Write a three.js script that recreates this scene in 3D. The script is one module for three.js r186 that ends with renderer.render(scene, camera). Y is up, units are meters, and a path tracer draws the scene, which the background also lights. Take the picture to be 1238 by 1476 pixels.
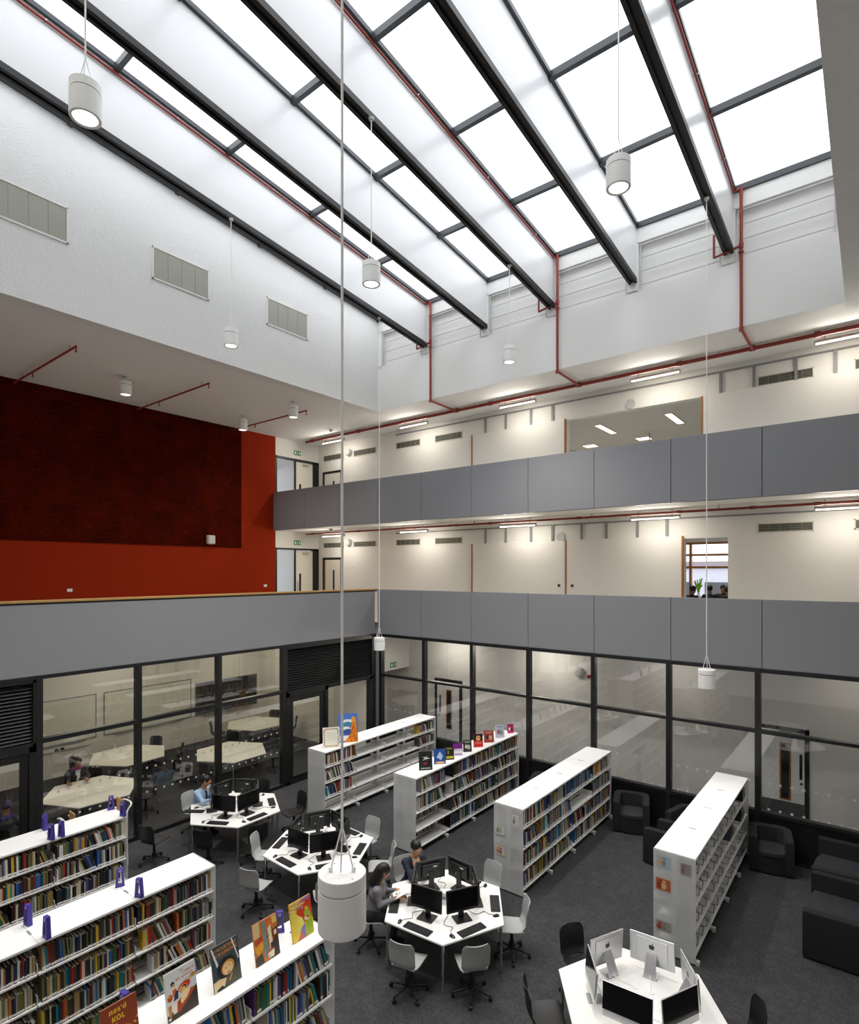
import * as THREE from 'three';
import { mergeGeometries, toCreasedNormals } from 'three/addons/utils/BufferGeometryUtils.js';
import { RoundedBoxGeometry } from 'three/addons/geometries/RoundedBoxGeometry.js';
import { RectAreaLightUniformsLib } from 'three/addons/lights/RectAreaLightUniformsLib.js';

// ---------------------------------------------------------------- camera, sky, exposure
// x runs along the back wall, z along the left wall towards the viewer, the corner of the hall is the origin
const scene = new THREE.Scene();
const EYE = new THREE.Vector3(13.219, 6.06, 14.04), YAW = 38.1176 * Math.PI / 180;
const camera = new THREE.PerspectiveCamera(2 * Math.atan(823 / 831) * 180 / Math.PI, 1238 / 1646, 0.05, 200);
camera.position.copy(EYE);
camera.lookAt(EYE.x - Math.sin(YAW), EYE.y, EYE.z - Math.cos(YAW));
camera.setViewOffset(1238, 1646, 0, 0, 1238, 1476);          // rising-front lens: level camera, horizon below the middle
scene.background = new THREE.Color(0xf4f7fb);                 // even overcast sky
scene.backgroundIntensity = 3.0;
const renderer = new THREE.WebGLRenderer({ antialias: true });
renderer.toneMapping = THREE.LinearToneMapping;
renderer.toneMappingExposure = 1.0;
renderer.shadowMap.enabled = true;
RectAreaLightUniformsLib.init();
const PENDANT_POWER = 50, BATTEN_POWER = 100, CLASS_POWER = 9;

// ---------------------------------------------------------------- helpers
let seed = 7;
const rnd = () => { seed = (seed + 0x6d2b79f5) | 0; let t = Math.imul(seed ^ (seed >>> 15), 1 | seed); t = (t + Math.imul(t ^ (t >>> 7), 61 | t)) ^ t; return ((t ^ (t >>> 14)) >>> 0) / 4294967296; };
const rr = (a, b) => a + (b - a) * rnd();
const pick = (a) => a[Math.floor(rnd() * a.length)];
const taken = new Map();
function numbered(n) { const k = taken.get(n) ?? 0; taken.set(n, k + 1); return k ? n + '_' + String(k).padStart(3, '0') : n; }
const std = (color, roughness = 0.7, metalness = 0, extra = {}) => new THREE.MeshStandardMaterial({ color, roughness, metalness, ...extra });
function wuv(g) {                                            // uv in metres from the dominant axis of the normal
  const p = g.attributes.position, n = g.attributes.normal, uv = new Float32Array(p.count * 2);
  for (let i = 0; i < p.count; i++) {
    const ax = Math.abs(n.getX(i)), ay = Math.abs(n.getY(i)), az = Math.abs(n.getZ(i));
    if (ay >= ax && ay >= az) { uv[2 * i] = p.getX(i); uv[2 * i + 1] = p.getZ(i); } else if (ax >= az) { uv[2 * i] = p.getZ(i); uv[2 * i + 1] = p.getY(i); } else { uv[2 * i] = p.getX(i); uv[2 * i + 1] = p.getY(i); }
  }
  g.setAttribute('uv', new THREE.BufferAttribute(uv, 2));
  return g;
}
const bx = (x0, x1, y0, y1, z0, z1) => wuv(new THREE.BoxGeometry(x1 - x0, y1 - y0, z1 - z0).translate((x0 + x1) / 2, (y0 + y1) / 2, (z0 + z1) / 2));
const rbx = (x0, x1, y0, y1, z0, z1, r = 0.01, s = 2) => new RoundedBoxGeometry(x1 - x0, y1 - y0, z1 - z0, s, r).translate((x0 + x1) / 2, (y0 + y1) / 2, (z0 + z1) / 2);
const cyl = (r0, r1, h, x, y, z, n = 16) => new THREE.CylinderGeometry(r1, r0, h, n).translate(x, y + h / 2, z);
function bar(a, b, r, n = 8) {                               // straight round bar between two points
  const A = new THREE.Vector3(...a), B = new THREE.Vector3(...b), d = B.clone().sub(A), g = new THREE.CylinderGeometry(r, r, d.length(), n);
  g.applyQuaternion(new THREE.Quaternion().setFromUnitVectors(new THREE.Vector3(0, 1, 0), d.clone().normalize()));
  return g.translate((A.x + B.x) / 2, (A.y + B.y) / 2, (A.z + B.z) / 2);
}
const tube = (pts, r, n = 24, k = 6) => new THREE.TubeGeometry(new THREE.CatmullRomCurve3(pts.map((p) => new THREE.Vector3(...p))), n, r, k, false);
function merged(gs) {
  const list = (Array.isArray(gs) ? gs : [gs]).map((g) => { const q = g.index ? g.toNonIndexed() : g.clone(); for (const k of Object.keys(q.attributes)) if (!['position', 'normal', 'uv', 'color'].includes(k)) q.deleteAttribute(k); return q; });
  if (list.length === 1) return list[0];
  for (const k of ['uv', 'color']) if (!list.every((g) => g.attributes[k])) for (const g of list) g.deleteAttribute(k);
  return mergeGeometries(list, false);
}
function add(o, parent) { (parent ?? scene).add(o); return o; }
function mesh(name, geos, mat, parent) {
  const m = new THREE.Mesh(Array.isArray(geos) ? merged(geos) : geos, mat);
  m.name = parent ? name : numbered(name); m.castShadow = m.receiveShadow = true;
  return add(m, parent);
}
const UNIT = new THREE.BoxGeometry(1, 1, 1);
function pc(name, x0, x1, y0, y1, z0, z1, mat, parent) {      // cheap box piece that shares one geometry
  const m = new THREE.Mesh(UNIT, mat); m.name = parent ? name : numbered(name);
  m.position.set((x0 + x1) / 2, (y0 + y1) / 2, (z0 + z1) / 2); m.scale.set(Math.abs(x1 - x0), Math.abs(y1 - y0), Math.abs(z1 - z0)); m.castShadow = m.receiveShadow = true;
  return add(m, parent);
}
function grp(name, x = 0, y = 0, z = 0, turn = 0) { const g = new THREE.Group(); g.name = numbered(name); g.position.set(x, y, z); g.rotation.y = turn; scene.add(g); return g; }
function tag(o, label, category, group) { o.userData.label = label; o.userData.category = category; if (group) o.userData.group = group; return o; }
const struct = (o) => { o.userData.kind = 'structure'; return o; };
function copy(o, x, y, z, turn, label, group) { const c = o.clone(); c.name = numbered(o.name.replace(/_\d{3}$/, '')); c.userData = { ...o.userData }; c.position.set(x, y, z); c.rotation.set(0, turn, 0); if (label) c.userData.label = label; if (group) c.userData.group = group; scene.add(c); return c; }
const smooth = (g, a = 0.7) => toCreasedNormals(g, a);

// ---------------------------------------------------------------- textures and materials
function dataTex(n, f, srgb = true) {
  const d = new Uint8Array(n * n * 4);
  for (let y = 0; y < n; y++) for (let x = 0; x < n; x++) { const c = f(x, y), i = 4 * (y * n + x); d[i] = c[0]; d[i + 1] = c[1]; d[i + 2] = c[2]; d[i + 3] = 255; }
  const t = new THREE.DataTexture(d, n, n); t.wrapS = t.wrapT = THREE.RepeatWrapping; t.magFilter = THREE.LinearFilter; t.minFilter = THREE.LinearMipmapLinearFilter; t.generateMipmaps = true;
  if (srgb) t.colorSpace = THREE.SRGBColorSpace; t.needsUpdate = true; return t;
}
function tileNoise(n, cells, s) {                            // tiling value noise
  const q = []; let k = s; for (let i = 0; i < cells * cells; i++) { k = (k * 1103515245 + 12345) & 0x7fffffff; q.push((k >> 8) % 1000 / 1000); }
  return (x, y) => { const fx = x / n * cells, fy = y / n * cells, ix = Math.floor(fx), iy = Math.floor(fy), u = fx - ix, v = fy - iy, a = u * u * (3 - 2 * u), b = v * v * (3 - 2 * v), at = (i, j) => q[((j % cells) + cells) % cells * cells + ((i % cells) + cells) % cells];
    return (at(ix, iy) * (1 - a) + at(ix + 1, iy) * a) * (1 - b) + (at(ix, iy + 1) * (1 - a) + at(ix + 1, iy + 1) * a) * b; };
}
const nA = tileNoise(512, 128, 3), nB = tileNoise(512, 32, 9), nC = tileNoise(512, 8, 5), nD = tileNoise(512, 256, 11);
const carpetTex = dataTex(512, (x, y) => { const v = 0.55 + 0.5 * (nD(x, y) - 0.5) + 0.35 * (nA(x, y) - 0.5) + 0.16 * (nB(x, y) - 0.5) + 0.1 * (nC(x, y) - 0.5); const c = 56 * v + 25; return [c, c, c * 1.04]; });
carpetTex.repeat.set(1 / 1.6, 1 / 1.6);
const carpetBump = dataTex(512, (x, y) => { const v = 255 * (0.6 * nD(x, y) + 0.4 * nA(x, y)); return [v, v, v]; }, false); carpetBump.repeat.set(1 / 1.6, 1 / 1.6);
const plasterBump = dataTex(512, (x, y) => { const v = 255 * (0.55 * nA(x * 0.5, y) + 0.25 * nB(x, y) + 0.2 * nD(x, y)); return [v, v, v]; }, false); plasterBump.repeat.set(1 / 1.4, 1 / 1.4);
const redWeave = dataTex(512, (x, y) => { const v = 0.75 + 0.35 * (nD(x * 0.12 % 512, y) - 0.5) + 0.25 * (nA(x * 0.25, y) - 0.5) + 0.2 * (nC(x, y) - 0.5); return [84 * v, 16 * v, 3 * v]; }); redWeave.repeat.set(1 / 3, 1 / 3);
const oakTex = dataTex(512, (x, y) => { const v = 0.85 + 0.3 * (nB(x * 0.2, y * 3 % 512) - 0.5) + 0.15 * (nD(x * 0.3, y) - 0.5); return [205 * v, 158 * v, 92 * v]; }); oakTex.repeat.set(1, 3);
const M = {
  carpet: std(0xffffff, 0.95, 0, { map: carpetTex, bumpMap: carpetBump, bumpScale: 0.004 }),
  white: std(0xe9e9e7, 0.75), plaster: std(0xe4e4e3, 0.85, 0, { bumpMap: plasterBump, bumpScale: 0.011 }), soffit: std(0xe9e9e7, 0.85),
  cream: std(0xe2dfd3, 0.75), corridor: std(0xebeae5, 0.75), fin: std(0xe2e3e4, 0.28), black: std(0x121214, 0.45), frame: std(0x17181a, 0.42), steel: std(0x3e4247, 0.4, 0.1), spandrel: std(0x121214, 0.4),
  band: std(0x8b8c90, 0.6), bandSide: std(0x8b8c90, 0.6), red: new THREE.MeshPhysicalMaterial({ color: 0x8e2402, roughness: 0.85, specularIntensity: 0.3 }), redPanel: new THREE.MeshPhysicalMaterial({ color: 0xffffff, roughness: 1, specularIntensity: 0.1, map: redWeave }), pipe: std(0x8c2f25, 0.45), rail: std(0xc9c9c6, 0.5),
  oak: std(0xffffff, 0.55, 0, { map: oakTex }), timber: std(0xa4692c, 0.55), shelf: std(0xf2f2f1, 0.42), shelfEdge: std(0xdadad6, 0.45),
  frost: new THREE.MeshPhysicalMaterial({ color: 0xf4f5f5, roughness: 0.5, transmission: 0.66, thickness: 0, side: THREE.DoubleSide }),
  glass: new THREE.MeshPhysicalMaterial({ color: 0xffffff, roughness: 0.0, transmission: 1, thickness: 0, ior: 1.95, side: THREE.DoubleSide }),
  roofGlass: new THREE.MeshPhysicalMaterial({ color: 0xffffff, roughness: 0.0, transmission: 1, thickness: 0, ior: 1.5, side: THREE.DoubleSide }),
  lampWhite: std(0xf1f1ef, 0.4), lampGroove: std(0x9b9c9c, 0.5), cord: std(0xf6f6f4, 0.6), glow: new THREE.MeshStandardMaterial({ color: 0xffffff, emissive: 0xfffaf0, emissiveIntensity: 2.2, roughness: 0.6 }),
  tubeGlow: new THREE.MeshStandardMaterial({ color: 0xffffff, emissive: 0xfff4e0, emissiveIntensity: 4, roughness: 0.6 }), panelGlow: new THREE.MeshStandardMaterial({ color: 0xffffff, emissive: 0xfff6e2, emissiveIntensity: 1.6, roughness: 0.6 }),
  grille: std(0xa3a296, 0.6), grilleDark: std(0x55564c, 0.6), grilleSlat: std(0x8b8b80, 0.5), tableTop: std(0xf0efec, 0.35), tableEdge: std(0xd4d4d0, 0.45), chrome: std(0xc4c5c6, 0.22, 0.9), plasticGrey: std(0xa6a7a6, 0.45), plasticBlack: std(0x19191b, 0.5), gadget: std(0x141416, 0.38), keys: std(0x232326, 0.6),
  screen: std(0x0b0b0d, 0.12), alu: std(0xc8c9cb, 0.3, 0.75), aluMark: std(0x1a1a1c, 0.35), whitePlastic: std(0xf3f3f1, 0.35), fabric: std(0x19191b, 0.95), fabricSeat: std(0x2b2b2f, 0.95), purple: std(0x3f3190, 0.45), dot: std(0xb9bcbc, 0.8), kick: std(0x8f9192, 0.35, 0.8),
  green: std(0x1f7a3d, 0.5), signWhite: std(0xf4f6f2, 0.5), boardDark: std(0x2b2b26, 0.7), whiteboard: std(0xdcdccb, 0.35), redBell: std(0xb3261c, 0.4), grey: std(0x8a8c8e, 0.5), lightGrey: std(0xc6c7c6, 0.5), paper: std(0xf4f4f0, 0.8), page: std(0xd9cfb4, 0.85),
};

// ---------------------------------------------------------------- the building
const G0 = 3.98, T1 = 5.45, F1 = 4.35, G1 = 7.65, F2 = 8.05, T2 = 9.147, CEIL = 11.37, SL = 0.1, ROOF = 14.42, BACK = -2.38;
const BEAMS = [2.03, 4.22, 6.33, 8.47, 10.57], RAFTERS = [0, 2.32, 4.65, 6.95, 9.25, 11.55, 13.85];
const W0 = -5.68, XR = 16.2, ZF = 17.2;
struct(mesh('floor', bx(-6.2, XR, -0.25, 0, -2.7, ZF), M.carpet));
{ // ground floor shell
  struct(mesh('wall_back', [bx(-6.2, XR, 0, G0, BACK - 0.25, BACK)], M.corridor));
  struct(mesh('wall_right', [bx(XR, XR + 0.25, -0.25, CEIL + 0.3, -2.7, ZF + 0.25)], M.white));
  struct(mesh('wall_front', [bx(-6.3, XR, -0.25, CEIL + 0.3, ZF, ZF + 0.25)], M.white));
  struct(mesh('wall_left', [bx(-6.3, -5.84, -0.25, F1 - 0.01, -2.7, ZF), bx(-6.3, W0, F1, CEIL, -0.15, ZF)], M.cream));
  struct(mesh('wall_partition', [bx(-5.84, -0.12, 0, G0, 0.15, 0.45)], M.cream));
  struct(mesh('ceiling_ground', [bx(-5.84, -0.14, 3.92, F1 - 0.02, 0.45, ZF), bx(-5.84, XR, 3.92, F1 - 0.02, BACK, -0.14)], M.soffit));
  struct(mesh('floor_terrace', [bx(-6.2, -0.12, F1 - 0.02, F1, 0, ZF), bx(W0, XR, F1 - 0.02, F1, BACK, -0.02)], std(0xb5aa9a, 0.6)));
  struct(mesh('floor_gallery', [bx(W0, XR, G1, F2, BACK, -0.13)], M.soffit));
}
{ // roof slab round the skylight well
  struct(mesh('ceiling', [bx(-6.3, -0.35, CEIL, CEIL + 0.3, -2.7, ZF), bx(-0.35, XR, CEIL, CEIL + 0.3, -2.7, -0.35), bx(13.1, XR, CEIL, CEIL + 0.3, -0.35, ZF), bx(-0.35, 13.1, CEIL, CEIL + 0.3, 14.4, ZF)], M.soffit));
  const side = (x0, x1, yb) => { const s = new THREE.Shape([[-0.6, yb + 0.31], [-0.35, yb + 0.31], [-0.35, yb], [14.4, yb], [14.4, ROOF + SL * 14.4], [-0.6, ROOF - 0.06]].map((p) => new THREE.Vector2(...p))); const g = new THREE.ExtrudeGeometry(s, { depth: x1 - x0, bevelEnabled: false }); g.rotateY(-Math.PI / 2); g.translate(x1, 0, 0); return wuv(g); };
  struct(mesh('wall_well_left', side(-0.35, 0, CEIL), M.plaster));
  { // right side of the well: its lower edge runs a little out of square
    const s = new THREE.Shape([[12.65, 0], [12.735, 7.6], [12.76, 14.1], [13.1, 14.1], [13.1, -0.35], [12.65, -0.35]].map((p) => new THREE.Vector2(p[0], -p[1])));
    const g = new THREE.ExtrudeGeometry(s, { depth: 4.6, bevelEnabled: false }); g.rotateX(-Math.PI / 2); g.translate(0, CEIL, 0);
    struct(mesh('wall_well_right', wuv(g), M.plaster));
  }
  struct(mesh('wall_well_front', bx(-0.35, 13.1, CEIL, ROOF + 1.45, 14.1, 14.4), M.white));
  const parts = [bx(0, 12.65, CEIL, 12.83, -0.35, 0), bx(-0.02, 12.72, 12.4, 12.84, -0.6, -0.36), bx(-0.02, 12.72, 12.84, ROOF + 0.02, -0.6, -0.13), bx(0, 12.66, 13.97, ROOF - 0.02, -0.35, 0)];
  for (const b of [...BEAMS, 0.05, 12.66]) parts.push(bx(b - 0.13, b + 0.13, 12.8, 14.0, -0.36, 0));
  struct(mesh('wall_well_back', parts, M.white));
}
{ // upper galleries: back wall with openings, end wall with doorways
  const wall = [];
  const hole = (y0, y1, xs) => { let x = W0 - 0.3; for (const [a, b, t, s] of xs) { wall.push(bx(x, a, y0, y1, BACK - 0.2, BACK)); wall.push(bx(a, b, t, y1, BACK - 0.2, BACK)); if (s > y0) wall.push(bx(a, b, y0, s, BACK - 0.2, BACK)); x = b; } wall.push(bx(x, XR, y0, y1, BACK - 0.2, BACK)); };
  hole(F1, G1, [[9.04, 10.1, 6.93, F1]]);
  hole(F2, CEIL, [[5.66, 9.5, 10.66, F2]]);
  wall.push(bx(W0 - 0.3, XR, G1, F2, BACK - 0.2, BACK));
  struct(mesh('wall_gallery', wall, M.corridor));
  const end = [];
  for (const [f, t, c] of [[F1, 6.99, G1], [F2, 10.65, CEIL]]) { end.push(bx(W0 - 0.2, W0, t, c, BACK, -0.15)); }
  end.push(bx(W0 - 0.2, W0, G1, F2, BACK, -0.15));
  struct(mesh('wall_end', end, M.corridor));
  // closed rooms seen through the openings
  struct(mesh('wall_rooms', [bx(4.5, 13.6, F1 - 0.2, F1, -8.4, BACK - 0.2), bx(4.5, 13.6, G1, F2 - 0.1, -8.6, BACK - 0.2), bx(4.2, 4.5, F1, G1, -8.6, BACK - 0.2), bx(13.6, 13.9, F1, G1, -8.6, BACK - 0.2), bx(4.5, 7.0, F1, G1, -8.6, -8.4), bx(9.4, 13.6, F1, G1, -8.6, -8.4), bx(7.0, 9.4, 7.1, G1, -8.6, -8.4), bx(7.0, 9.4, F1, 5.05, -8.6, -8.4)], M.white));
  struct(mesh('wall_upper_room', [bx(2.2, 13.9, F2 - 0.1, F2, -12.2, BACK - 0.2), bx(2.2, 13.9, CEIL, CEIL + 0.3, -12.2, BACK - 0.2), bx(2.2, 2.5, F2, CEIL, -12.2, BACK - 0.2), bx(13.6, 13.9, F2, CEIL, -12.2, BACK - 0.2), bx(2.2, 13.9, F2, CEIL, -12.4, -12.2)], M.white));
  struct(mesh('wall_lobby', [bx(-9.6, -9.4, F1, CEIL, -4.2, 1.2), bx(-9.6, W0 - 0.2, F1, CEIL, -4.4, -4.2), bx(-9.6, -6.3, F1, CEIL, 1.0, 1.2), bx(-9.6, W0 - 0.2, F1 - 0.2, F1, -4.4, 1.2), bx(-9.6, W0 - 0.2, G1, F2, -4.4, 1.2), bx(-9.6, W0 - 0.2, CEIL, CEIL + 0.3, -4.4, 1.2), bx(-6.0, W0 - 0.2, F1, CEIL, -4.4, BACK)], M.white));
}
{ // red wall with the darker woven panel
  const w = struct(mesh('wall_red', bx(W0, W0 + 0.02, F1, CEIL, -0.15, ZF), M.red));
  mesh('acoustic_panel', bx(W0 + 0.02, W0 + 0.045, 6.92, CEIL - 0.005, 1.41, ZF - 0.1), M.redPanel, w).userData.label = 'dark red woven acoustic panel';
}
{ // grey balustrade bands
  const t = tag(grp('balustrade', 0, 0, 0), 'smooth grey balustrade band with timber handrail below red wall', 'balustrade');
  mesh('panel', bx(-0.12, 0, G0, 5.385, 0.13, ZF), M.bandSide, t);
  mesh('kerb', bx(-0.1, -0.012, 5.385, 5.425, 0.0, ZF), M.black, t);
  mesh('handrail', rbx(-0.13, 0.015, 5.425, 5.475, -0.0, ZF, 0.008), M.oak, t);
  for (const [y0, y1, lab, x0] of [[G0, T1, 'grey panelled balustrade band above the back glazing', 0.0], [G1, T2, 'grey panelled balustrade band of the top gallery', W0 + 0.02]]) {
    const b = tag(grp('balustrade'), lab, 'balustrade');
    const js = [-5.61, -3.74, -1.87, 0, 1.87, 3.75, 5.62, 7.49, 9.35, 11.21, 13.1, 14.9, XR];
    for (let i = 0; i < js.length - 1; i++) { const a = Math.max(js[i], x0), c = js[i + 1]; if (c > x0 + 0.1) mesh('panel', rbx(a + 0.006, c - 0.006, y0, y1, -0.05, 0, 0.006, 1), M.band, b); }
    pc('backing', x0, XR, y0, y1 - 0.01, -0.12, -0.05, M.black, b);
  }
}
// ---------------------------------------------------------------- skylight
const slope = (g) => { const p = g.attributes.position; for (let i = 0; i < p.count; i++) p.setY(i, p.getY(i) + SL * p.getZ(i)); g.computeVertexNormals(); return g; };
const sbx = (x0, x1, y0, y1, z0, z1) => slope(bx(x0, x1, y0, y1, z0, z1));
const ORD = ['first', 'second', 'third', 'fourth', 'fifth'];
BEAMS.forEach((b, i) => {
  const t = tag(grp('roof_beam', b, 0, 0), `deep white roof fin with black lower flange, ${ORD[i]} from the plaster wall`, 'roof beam', 'deep fins under the rooflight');
  mesh('web', sbx(-0.085, 0.085, 13.13, ROOF - 0.03, 0, 14.1), M.fin, t);
  mesh('flange', [sbx(-0.1, -0.035, 13.02, 13.13, 0, 14.1), sbx(0.035, 0.1, 13.02, 13.13, 0, 14.1), sbx(-0.035, 0.035, 13.06, 13.13, 0, 14.1)], M.black, t);
});
{
  const sk = struct(new THREE.Group()); sk.name = 'window_1'; scene.add(sk);
  const xs = [0.0, ...BEAMS, 12.72];
  for (const z of RAFTERS) for (let i = 0; i < xs.length - 1; i++) mesh('rafter', sbx(xs[i] + (i ? 0.085 : 0), xs[i + 1] - 0.085, ROOF - 0.1, ROOF + 0.03, z - 0.045, z + 0.045), M.steel, sk);
  for (let i = 0; i < xs.length - 1; i++) {
    mesh('glazing_bar', sbx(xs[i] + (i ? 0.085 : 0.0), xs[i] + (i ? 0.15 : 0.16), ROOF - 0.06, ROOF + 0.03, 0, 14.1), M.steel, sk);
    mesh('glazing_bar', sbx(xs[i + 1] - 0.13, xs[i + 1] - 0.085, ROOF - 0.05, ROOF + 0.03, 0, 14.1), M.steel, sk);
    for (let k = 0; k < RAFTERS.length - 1; k++) {
      const g = new THREE.PlaneGeometry(xs[i + 1] - xs[i], RAFTERS[k + 1] - RAFTERS[k]).rotateX(-Math.PI / 2).translate((xs[i] + xs[i + 1]) / 2, ROOF + 0.01, (RAFTERS[k] + RAFTERS[k + 1]) / 2);
      mesh('pane', slope(g), M.roofGlass, sk);
    }
  }
  mesh('kerb', [sbx(-0.35, 0.02, ROOF - 0.02, ROOF + 0.06, -0.6, 14.4), sbx(12.7, 13.1, ROOF - 0.02, ROOF + 0.06, -0.6, 14.4)], M.steel, sk);
}
{ // white guard rails in the openings at the low end of the rooflight
  const xs = [0.05, ...BEAMS, 12.66];
  for (let i = 0; i < xs.length - 1; i++) {
    const a = xs[i] + 0.16, c = xs[i + 1] - 0.16, t = tag(grp('guard_rail', a, 12.83, -0.03), ['thin white guard rail in the rooflight end, next to the plaster wall', 'thin white guard rail in the rooflight end between first and second fins', 'thin white guard rail in the rooflight end between second and third fins', 'thin white guard rail in the rooflight end between third and fourth fins', 'thin white guard rail in the rooflight end between fourth and fifth fins', 'thin white guard rail in the rooflight end right of the last fin'][i], 'guard rail', 'guard rails under the rooflight');
    for (const y of [0.12, 0.45, 0.77]) mesh('bar', bar([0, y, 0], [c - a, y, 0], 0.012), M.rail, t);
    mesh('top_rail', bar([0, 1.08, 0], [c - a, 1.08, 0], 0.022), M.rail, t);
    for (const x of [0.02, c - a - 0.02]) mesh('post', bx(x - 0.012, x + 0.012, 0, 1.1, -0.03, 0.012), M.rail, t);
  }
}
// ---------------------------------------------------------------- red sprinkler pipes
{
  const riser = (b, x, lab) => {
    const t = tag(grp('sprinkler_pipe', x, 0, 0), lab, 'pipe', 'red sprinkler risers');
    const yt = 14.33;
    mesh('run', bar([b + 0.125 - x, yt - 0.06 + SL * 0.2, 0.2], [b + 0.125 - x, yt - 0.06 + SL * 13.8, 13.8], 0.022), M.pipe, t);
    mesh('offset', [bar([b + 0.125 - x, yt - 0.04, 0.2], [b + 0.125 - x, yt - 0.04, 0.09], 0.024), bar([b + 0.125 - x, yt - 0.04, 0.09], [0, yt, 0.09], 0.026)], M.pipe, t);
    mesh('riser', bar([0, yt + 0.02, 0.09], [0, 11.27, 0.09], 0.034), M.pipe, t);
    mesh('branch', [bar([0, 13.09, 0.09], [-0.54, 13.0, 0.09], 0.026), bar([-0.54, 13.0, 0.09], [-0.54, 13.5, 0.09], 0.026)], M.pipe, t);
    mesh('flange', cyl(0.055, 0.055, 0.03, 0, 12.93, 0.09), M.pipe, t); mesh('coupling', cyl(0.045, 0.045, 0.12, 0, 13.03, 0.09), M.pipe, t);
    mesh('bend', [bar([0, 11.29, 0.11], [0, 11.27, -1.3], 0.034), cyl(0.045, 0.045, 0.09, 0, 11.24, 0.09)], M.pipe, t);
    for (const z of [1.2, 3.4, 5.8, 8.1, 10.4]) mesh('pipe_clip', bar([b + 0.085 - x, yt - 0.06 + SL * z, z], [b + 0.17 - x, yt - 0.06 + SL * z, z], 0.012), M.chrome, t);
  };
  riser(BEAMS[0], 2.31, 'red sprinkler riser on the well wall beside the first fin'); riser(BEAMS[2], 6.53, 'red sprinkler riser on the well wall beside the third fin'); riser(BEAMS[4], 10.83, 'red sprinkler riser on the well wall beside the fifth fin');
  for (const [y, r, lab] of [[11.29, 0.05, 'thick red sprinkler main under the top gallery ceiling'], [7.55, 0.03, 'thin red sprinkler main under the lower gallery ceiling']]) {
    const m = tag(grp('sprinkler_pipe', 0, y, -1.3), lab, 'pipe');
    mesh('run', bar([-5.2, 0, 0], [15.5, 0, 0], r), M.pipe, m);
    for (const x of [-4.8, -2.2, 2.31, 3.6, 6.53, 9.2, 10.83, 12.1]) mesh('coupling', bar([x - 0.06, 0, 0], [x + 0.06, 0, 0], r * 1.35), M.pipe, m);
    for (const x of [-3.9, -0.6, 3.0, 6.9, 10.1]) mesh('hanger', bar([x, 0, 0], [x, 0.1, 0], 0.012), M.grey, m);
  }
  for (const [z, lab] of [[8.6, 'red sprinkler branch under the ceiling above the red wall, outermost'], [5.26, 'red sprinkler branch under the ceiling above the middle of the red wall'], [1.82, 'red sprinkler branch under the ceiling near the right end of the red wall']]) {
    const t = tag(grp('sprinkler_branch', 0, CEIL, z), lab, 'pipe', 'sprinkler branches over the terrace');
    mesh('run', bar([W0 + 0.05, -0.12, 0], [-1.42, -0.12, 0], 0.026), M.pipe, t);
    for (const x of [-1.43, -4.2]) mesh('sprinkler_head', [bar([x, -0.12, 0], [x, -0.24, 0], 0.016), cyl(0.03, 0.03, 0.01, x, -0.25, 0, 10)], M.pipe, t);
    for (const x of [-1.8, -5.0]) mesh('hanger', bar([x, -0.12, 0], [x, 0, 0], 0.01), M.grey, t);
  }
}
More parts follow.
